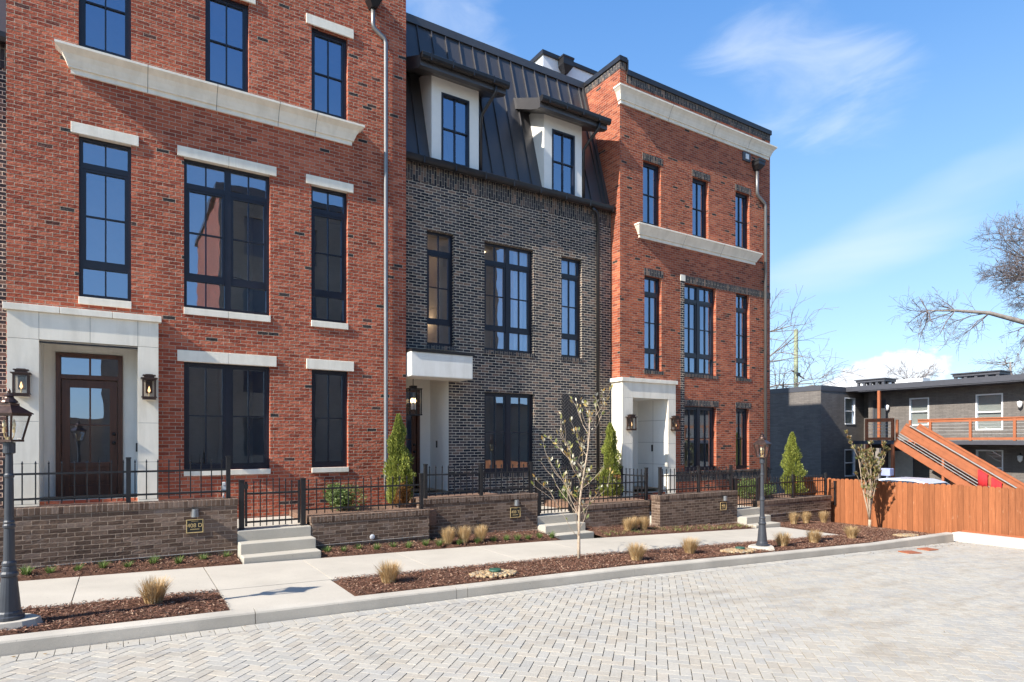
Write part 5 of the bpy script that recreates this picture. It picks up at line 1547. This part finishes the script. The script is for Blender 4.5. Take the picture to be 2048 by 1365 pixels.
def neighbour():
    t = thing('apartment_building', 'two storey grey painted brick apartment building with flat dark roof beyond the fence', 'building', (36, 15, -2.73))
    XW, YS = 29.62, 18.0; zb, zt = -2.8, 2.55
    m = MB()
    # wing: west face and south face; main block west face
    m.quad((XW, YS, zb), (XW, YS, zt), (XW, 40, zt), (XW, 40, zb))
    ws = [(31.74, 32.77, .85, 2.26, .10), (31.74, 32.77, -1.87, -.44, .10)]
    facade(m, XW, 33.6, zb, zt, YS, ws)
    m.quad((33.6, YS, zb), (33.6, YS, zt), (33.6, 17.4, zt), (33.6, 17.4, zb))
    X2 = 32.9
    op = [(14.53, 15.42, .75, 2.10), (11.57, 12.61, .48, 2.11), (11.56, 12.60, -2.0, -.41), (16.52, 17.18, .03, 2.10), (5.2, 6.3, .48, 2.11), (15.2, 16.5, -2.72, -.45), (5.2, 6.3, -2.0, -.41)]
    ys = sorted({-6.0, 17.4, *[o[0] for o in op], *[o[1] for o in op]}); zs = sorted({zb, zt, *[o[2] for o in op], *[o[3] for o in op]})
    for i in range(len(ys) - 1):
        for j in range(len(zs) - 1):
            cy, cz = (ys[i] + ys[i + 1]) / 2, (zs[j] + zs[j + 1]) / 2
            if any(o[0] < cy < o[1] and o[2] < cz < o[3] for o in op): continue
            m.quad((X2, ys[i], zs[j]), (X2, ys[i + 1], zs[j]), (X2, ys[i + 1], zs[j + 1]), (X2, ys[i], zs[j + 1]))
    for (a, b, c, d) in op:
        for p, q in (((a, c), (a, d)), ((b, c), (b, d)), ((a, d), (b, d)), ((a, c), (b, c))): m.quad((X2, *p), (X2, *q), (X2 + .1, *q), (X2 + .1, *p))
    m.quad((X2, 17.4, zb), (33.6, 17.4, zb), (33.6, 17.4, zt), (X2, 17.4, zt)); m.quad((X2, -6, zb), (46, -6, zb), (46, -6, zt), (X2, -6, zt))
    m.quad((46, -6, zb), (46, 40, zb), (46, 40, zt), (46, -6, zt)); m.quad((XW, 40, zb), (46, 40, zb), (46, 40, zt), (XW, 40, zt))
    m.build('wall', grey_brick, t, fixn=False)
    m = MB(); m.box(XW - .02, 46.3, YS - .02, 40.2, zt - .02, zt + .24); m.box(31.85, 46.3, -6.3, YS - .021, zt - .0, zt + .25)
    m.build('roof', fascia_grey, t)
    m = MB(); m.box(31.88, X2 - .001, -6.2, 17.38, zt - .05, zt - .002); m.build('soffit', fascia_grey, t)

    def sash(kind, a, b, c, d, blind):
        f = MB(); w = .06
        bx = (lambda p, q, z0, z1, o0, o1: f.box(p, q, YS + o0, YS + o1, z0, z1)) if kind == 's' else (lambda p, q, z0, z1, o0, o1: f.box(X2 + o0, X2 + o1, p, q, z0, z1))
        bx(a, a + w, c, d, .0, .09); bx(b - w, b, c, d, .0, .09); bx(a + w, b - w, d - w, d, .0, .09); bx(a + w, b - w, c, c + w, -.02, .09); bx(a + w, b - w, (c + d) / 2 - .03, (c + d) / 2 + .03, .02, .09)
        o = f.build('window', white_paint, t)
        g = MB(); q = .075
        if kind == 's': g.quad((a, YS + q, c), (b, YS + q, c), (b, YS + q, d), (a, YS + q, d))
        else: g.quad((X2 + q, a, c), (X2 + q, b, c), (X2 + q, b, d), (X2 + q, a, d))
        g.build('pane', window_glass, o)
        g = MB(); q = .12
        if kind == 's': g.quad((a, YS + q, c), (b, YS + q, c), (b, YS + q, d), (a, YS + q, d))
        else: g.quad((X2 + q, a, c), (X2 + q, b, c), (X2 + q, b, d), (X2 + q, a, d))
        g.build('blind', blind, o)
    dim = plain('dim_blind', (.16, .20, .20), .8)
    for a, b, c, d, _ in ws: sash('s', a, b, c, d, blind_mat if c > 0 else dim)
    for k in (0, 1, 2, 4, 6): sash('w', *op[k], blind_mat)
    for k in (3, 5):
        a, b, c, d = op[k]
        f = MB(); f.box(X2 + .02, X2 + .09, a, a + .06, c, d); f.box(X2 + .02, X2 + .09, b - .06, b, c, d); f.box(X2 + .02, X2 + .09, a + .06, b - .06, d - .06, d); f.box(X2 + .06, X2 + .10, a + .06, b - .06, c, d - .06, mi=1)
        f.build('door', [fascia_grey, plain('door_panel%d' % k, (.05, .055, .06) if k == 3 else (.62, .60, .55), .4)], t)
    # gallery deck with cedar railing, landing and stair
    m = MB(); m.box(31.3, X2 - .001, -6, 17.38, -.17, .0); m.box(29.25, 31.299, 14.35, 15.62, -.15, .02)
    dk = m.build('gallery_deck', fascia_grey, t)
    r_ = MB(); zt2 = 1.0
    r_.box(31.27, 31.40, -6, 14.3, zt2 - .045, zt2); r_.box(31.30, 31.37, -6, 14.3, zt2 - .16, zt2 - .046); r_.box(31.30, 31.36, -6, 14.3, .04, .14)
    for yy in np.arange(-5.6, 14.6, 1.585): r_.box(31.285, 31.385, yy + .0 - .05 + .36, yy + .05 + .36, -.0, zt2 - .0462)
    for (a, b) in ((14.37, 15.62),):
        r_.box(29.24, 29.34, a, b, zt2 - .05, zt2 + .02); r_.box(29.25, 29.33, a, b, zt2 - .14, zt2 - .051); r_.box(29.25, 29.33, a, b, .03, .15)
        for yy in (a + .05, b - .05): r_.box(29.235, 29.345, yy - .05, yy + .05, .02, zt2 - .0505)
    r_.box(29.36, 31.25, 15.54, 15.62, zt2 - .08, zt2); r_.box(29.36, 31.25, 15.54, 15.62, .05, .14)
    r_.build('gallery_rail', cedar, dk)
    w = MB()
    for zz in (.30, .45, .60, .75): w.box(31.325, 31.34, -6, 14.3, zz - .008, zz + .008); w.box(29.28, 29.295, 14.4, 15.6, zz - .008, zz + .008)
    w.build('rail_wire', steel, dk)
    for (x, y, z0, z1) in ((31.93, 16.36, 0, 2.50), (31.33, 12.9, -2.73, -.172), (31.33, 8.1, -2.73, -.172), (29.30, 14.42, -2.73, -.152), (29.30, 15.55, -2.73, -.152), (31.33, 3.3, -2.73, -.172), (31.33, 10.0, 0, 0.01)):
        if z1 - z0 < .1: continue
        p = MB(); p.box(x - .06, x + .06, y - .06, y + .06, z0, z1); p.build('post', cedar, dk)
    st = MB(); y0, z0_, y1, z1_ = 14.34, .0, 10.15, -2.72
    sl = Vector((0, y1 - y0, z1_ - z0_)); Ls = sl.length; sd = sl.normalized(); up = Vector((0, -sd.z, sd.y)); up = up if up.z > 0 else -up
    for xx in (29.30, 30.45): st.obox(Vector((xx, (y0 + y1) / 2, (z0_ + z1_) / 2 - .05)), (.025, 0, 0), up * .15, sd * Ls / 2)
    for i in range(15):
        u = (i + .5) / 15; st.box(29.326, 30.424, y0 + (y1 - y0) * u - .15, y0 + (y1 - y0) * u + .13, z0_ + (z1_ - z0_) * u - .0, z0_ + (z1_ - z0_) * u + .04)
    for xx in (29.29, 30.46):                            # sloping guard boards and handrail
        for off, hh in ((1.02, .05), (.88, .085), (.66, .10), (.52, .03)): st.obox(Vector((xx, (y0 + y1) / 2, (z0_ + z1_) / 2)) + up * off * .86, (.022, 0, 0), up * hh, sd * (Ls / 2))
        for u in (.02, .46, .93): p = Vector((xx + .05, y0, z0_)) + sl * u; st.box(p.x - .045, p.x + .045, p.y - .045, p.y + .045, p.z - (1.2 if u == .46 else .1), p.z + 1.0)
    st.build('stair', cedar, t, fixn=True)
    w = MB()
    for off in (.13, .24, .35): w.obox(Vector((29.285, (y0 + y1) / 2, (z0_ + z1_) / 2)) + up * (off + .06), (.012, 0, 0), up * .014, sd * (Ls / 2))
    w.obox(Vector((29.21, (y0 + y1) / 2 - .25, (z0_ + z1_) / 2 - .17)) + up * .93, (.02, 0, 0), up * .02, sd * (Ls / 2 + .1))
    w.build('stair_rail', steel, t)
    # rooftop odds and ends
    for (x, y, w_, d_, h_) in ((34.5, 17.85, 1.2, 1.5, .38), (34.5, 13.0, 1.2, 1.9, .30)):
        f = MB(); z = zt + .22; f.box(x - w_ / 2, x + w_ / 2, y - d_ / 2, y + d_ / 2, z + h_, z + h_ + .12); f.box(x - w_ / 2 - .06, x + w_ / 2 + .06, y - d_ / 2 - .06, y + d_ / 2 + .06, z + h_ + .121, z + h_ + .17)
        for yy in np.linspace(y - d_ / 2 + .1, y + d_ / 2 - .1, 5):
            for sx in (-1, 1): f.box(x + sx * (w_ / 2 - .1) - .06, x + sx * (w_ / 2 - .1) + .06, yy - .06, yy + .06, z, z + h_)
        f.build('roof_platform', fascia_grey, t)
    f = MB(); f.box(37, 38.2, 17.2, 18.0, 2.7, 3.35); f.build('roof_unit', chimney_tan, t)
    f = MB(); f.box(36, 36.8, 16.2, 17.6, 2.7, 3.35); f.box(42, 44, 21, 24.5, 2.7, 3.9); f.build('roof_unit', vent_white, t)
    f = MB(); f.bar((33.2, 22.5, 2.7), (33.2, 22.5, 3.5), .04, .04); f.bar((33.2, 21.6, 3.2), (33.2, 23.4, 3.2), .03, .03); f.build('roof_antenna', black_iron, t)
    for i, (y, z, l) in enumerate(((16.40, 1.60, 'white shaded wall light at the gallery door'), (10.92, 1.50, 'white shaded wall light above the gallery rail, right of the wide window'), (10.91, -.84, 'white shaded wall light under the gallery, right of the lower window'))):
        lt = thing('wall_light', l, 'lamp', (X2, y, z), 'white wall lights on the apartment building')
        s = MB(); s.lathe([(.03, .22), (.10, .18), (.085, .0), (.05, -.05), (.02, -.09)], (X2 - .14, y, z), 12); s.build('shade', white_paint, lt, smooth=True)
        s = MB(); s.tube([(X2 - .001, y, z + .18), (X2 - .08, y, z + .30), (X2 - .14, y, z + .22)], .02, 6); s.build('bracket', black_iron, lt)
    for i, (y, l, wd) in enumerate(((10.93, 'left red cloth hung over the stair guard', .32), (10.47, 'right red cloth hung over the stair guard', .34))):
        m = MB(); n = 10; u = (14.34 - y) / 4.19; zz = z0_ + (z1_ - z0_) * u + .94
        for k in range(n):
            a, b = y - wd / 2 + wd * k / n, y - wd / 2 + wd * (k + 1) / n
            f_ = lambda s: 29.17 + .025 * math.sin(s * 26); zr = lambda s: zz + (s - y) * .68
            m.quad((f_(a), a, zr(a) - .60 + .07 * math.sin(a * 17)), (f_(b), b, zr(b) - .60 + .07 * math.sin(b * 17)), (f_(b), b, zr(b)), (f_(a), a, zr(a)))
            m.quad((f_(a), a, zr(a)), (f_(b), b, zr(b)), (29.33, b, zr(b) + .01), (29.33, a, zr(a) + .01))
        o = m.build('red_cloth', red_cloth, smooth=True, fixn=False); md = o.modifiers.new('thick', 'SOLIDIFY'); md.thickness = .012
        tag(o, l, 'cloth', 'red cloths on the stair')


neighbour()


def parked_car():
    L0 = (23.2, 10.6); ZC = -2.80
    t = thing('parked_car', 'pale silver car parked behind the wooden fence, only its roof showing', 'car', (L0[0], L0[1], -2.73))
    # body profile along y (length), extruded over x with tumblehome
    z = ZC
    side = [(-2.2, .32), (-2.18, .62), (-1.95, .78), (-1.2, .92), (-.55, 1.40), (-.2, 1.49), (.7, 1.50), (1.3, 1.40), (1.95, .98), (2.2, .90), (2.25, .40), (2.2, .30)]
    m = MB(); n = len(side)
    hw = lambda zz: .88 if zz < .95 else .88 - (zz - .95) * .42
    Lp = [(L0[0] - hw(b), L0[1] + a, z + b) for a, b in side]; Rp = [(L0[0] + hw(b), L0[1] + a, z + b) for a, b in side]
    for i in range(n): j = (i + 1) % n; m.quad(Lp[i], Lp[j], Rp[j], Rp[i])
    m.quad(*Lp); m.quad(*Rp)
    m.build('body', car_paint, t, bevel=.05)
    g = MB()
    for s in (-1, 1):
        g.quad(*[(L0[0] + s * (hw(b) + .006), L0[1] + a, z + b) for a, b in ((-1.0, .98), (1.65, 1.0), (1.22, 1.36), (.65, 1.44), (-.2, 1.43), (-.55, 1.34))])
    for (a, b), (c, d) in (((-1.13, .97), (-.60, 1.365)), ((1.38, 1.345), (1.86, 1.035))):
        dy, dz = c - a, d - b; nn = math.hypot(dy, dz); oy, oz = -dz / nn * .008, dy / nn * .008
        if oz < 0: oy, oz = -oy, -oz
        g.quad((L0[0] - hw(b) + .08, L0[1] + a + oy, z + b + oz), (L0[0] + hw(b) - .08, L0[1] + a + oy, z + b + oz), (L0[0] + hw(d) - .08, L0[1] + c + oy, z + d + oz), (L0[0] - hw(d) + .08, L0[1] + c + oy, z + d + oz))
    g.build('windows', car_glass, t, fixn=False)
    for sy in (-1.38, 1.42):
        for s in (-1, 1):
            w = MB(); w.tube([(L0[0] + s * .92, L0[1] + sy, z + .33), (L0[0] + s * .70, L0[1] + sy, z + .33)], .33, 20); o = w.build('wheel', rubber, t)
            w = MB(); w.tube([(L0[0] + s * .93, L0[1] + sy, z + .33), (L0[0] + s * .915, L0[1] + sy, z + .33)], .20, 16); w.build('rim', steel, o)
    for s in (-1, 1):
        w = MB(); w.box(L0[0] + s * .62 - .2, L0[0] + s * .62 + .2, L0[1] - 2.22, L0[1] - 2.12, z + .60, z + .72); w.build('headlight', lamp_glass if False else white_paint, t, bevel=.02)


parked_car()
t = thing('post_box', 'small blue grey metal box on a post behind the wooden fence', 'box', (24.0, 12.0, -2.73))
m = MB(); m.box(23.97, 24.03, 11.97, 12.03, -2.73, -1.30); m.build('post', white_paint, t)
m = MB(); m.box(23.85, 24.15, 11.84, 12.16, -1.299, -1.02); m.build('box', plain('pale_blue_paint', (.30, .33, .50), .5), t, bevel=.02)
t = thing('wooden_post', 'weathered grey timber post behind the wooden fence', 'post', (24.3, 12.5, -2.73))
m = MB(); m.box(24.2, 24.34, 12.4, 12.54, -2.73, -.28); m.build('shaft', bark_grey, t)

# ------------------------------------------------------------------ bare trees and the pole


def bare_branch(m, tw, r_, p, d, length, rad, depth, droop=0.0, thin=.008):
    k = 4; pts = [p.copy()]; rads = [rad]; q = p.copy(); dd = d.copy()
    for i in range(k):
        dd = (dd + Vector((r_.uniform(-.25, .25), r_.uniform(-.25, .25), r_.uniform(-.2, .22) - droop))).normalized()
        q = q + dd * length / k; pts.append(q.copy()); rads.append(max(rad * (1 - .55 * (i + 1) / k), thin))
        if depth > 0:
            for _ in range(1 if r_.random() < .45 else 2):
                a = Vector((r_.gauss(0, 1), r_.gauss(0, 1), r_.gauss(.15, .8))).normalized()
                bare_branch(m, tw, r_, q.copy(), (dd * .75 + a * .75).normalized(), length * r_.uniform(.42, .68), rads[-1] * .6, depth - 1, droop, thin)
    (m if rad > .03 else tw).tube(pts, rads, 6 if rad > .05 else 4 if rad > .02 else 3, caps=False)


def big_tree():
    t = thing('bare_tree', 'large leafless tree with a pale limb reaching in over the apartment roof at right', 'tree', (41.0, 10.5, -2.75))
    r_ = random.Random(12); m, tw = MB(), MB()
    m.tube([(41.0, 10.5, -2.8), (40.9, 10.6, 1), (41.0, 10.4, 5), (41.4, 10.2, 10), (41.6, 10.3, 16)], [.5, .42, .36, .26, .1], 12)
    # the long limb sweeping to the left of the picture
    limb = [(41.0, 10.45, 4.6), (40.1, 11.4, 5.3), (38.9, 12.6, 5.95), (37.6, 13.8, 6.55), (36.5, 14.9, 6.75), (35.6, 15.8, 6.8)]
    m.tube(limb, [.19, .16, .13, .10, .065, .03], 9)
    for i, p in enumerate(limb[2:], 2):
        for _ in range(3):
            bare_branch(m, tw, r_, Vector(p), Vector((r_.uniform(-.7, .3), r_.uniform(-.2, .8), r_.uniform(-.9, -.1))).normalized(), r_.uniform(.9, 1.7), .03, 2, .06, .006)
    for _ in range(3): bare_branch(m, tw, r_, Vector(limb[-1]), Vector((r_.uniform(-.9, .1), r_.uniform(.2, 1), r_.uniform(-.5, .9))).normalized(), r_.uniform(.9, 1.5), .028, 2, .02, .006)
    for _ in range(3): bare_branch(m, tw, r_, Vector(limb[-2]), Vector((r_.uniform(-.9, .1), r_.uniform(.2, 1), r_.uniform(-.2, .9))).normalized(), r_.uniform(.9, 1.4), .028, 2, .02, .006)
    # crown above
    for (s, e) in (((41.2, 10.3, 7.6), (37.9, 13.9, 10.1)), ((41.3, 10.3, 8.4), (39.0, 13.0, 11.3)), ((41.0, 10.5, 6.5), (38.9, 12.9, 8.3)), ((41.0, 10.5, 7.0), (38.2, 13.5, 9.0))):
        s, e = Vector(s), Vector(e); e = e.lerp(s, .32); mid = (s + e) / 2 + Vector((0, 0, -.3)); m.tube([s, mid, e], [.12, .08, .04], 8)
        for q in (mid, (mid + e) / 2, e, e):
            for _ in range(2): bare_branch(m, tw, r_, q.copy(), ((e - s).normalized() * .6 + Vector((r_.uniform(-.8, .6), r_.uniform(-.6, .9), r_.uniform(-.6, .7)))).normalized(), r_.uniform(1.2, 1.9), .036, 3 if r_.random() < .45 else 2, 0, .006)
    m.build('trunk', bark_grey, t, smooth=True); tw.build('twigs', twig_mat, t, fixn=False)


big_tree()


def far_tree(label, loc, h, seed, top, n=9, thin=.011):
    t = thing('bare_tree', label, 'tree', loc, 'distant leafless trees'); r_ = random.Random(seed); m, tw = MB(), MB(); L = Vector(loc)
    m.tube([L, L + Vector((.1, 0, h * .5)), L + Vector((0, .2, h * .9))], [h * .028, h * .02, h * .006], 8)
    for i in range(n):
        u = r_.uniform(.35, .9); a = r_.uniform(0, 6.28)
        bare_branch(m, tw, r_, L + Vector((0, 0, h * u)), Vector((math.cos(a), math.sin(a), r_.uniform(.05, .8))).normalized(), top * r_.uniform(.7, 1.15), h * .007, 3 if r_.random() < .5 else 2, .02, thin)
    m.build('trunk', bark_grey, t, smooth=True); tw.build('twigs', twig_mat, t, fixn=False)


far_tree('leafless tree rising behind the right corner of the far brick townhouse', (38.6, 28.9, -2.7), 11.5, 3, 4.4, 9)
far_tree('small leafless tree crown showing over the middle of the apartment roof', (65.1, 29.9, -2.7), 9.4, 5, 2.3, 12)
far_tree('leafless tree low over the apartment roof at the right picture edge', (73, 24.9, -2.7), 11.5, 9, 3.2, 12)


def utility_pole():
    x, y = 46.06, 30.1
    t = thing('utility_pole', 'greenish wooden utility pole behind the grey building, with a thin guy wire', 'pole', (x, y, -2.7))
    m = MB(); m.tube([(x, y, -2.8), (x, y, 9.0)], [.20, .16], 12); m.build('shaft', pole_wood, t)
    m = MB(); m.tube([(x + .1, y - .1, 7.6), (47.3, 29.2, 4.4)], .014, 4); m.build('guy_wire', black_iron, t)
    m = MB(); m.box(x - .22, x + .22, y - .24, y - .17, 5.2, 5.5); m.bar((x - .3, y + .2, 5.7), (x + .5, y - .4, 5.0), .1, .1); m.build('bracket', black_iron, t)


utility_pole()
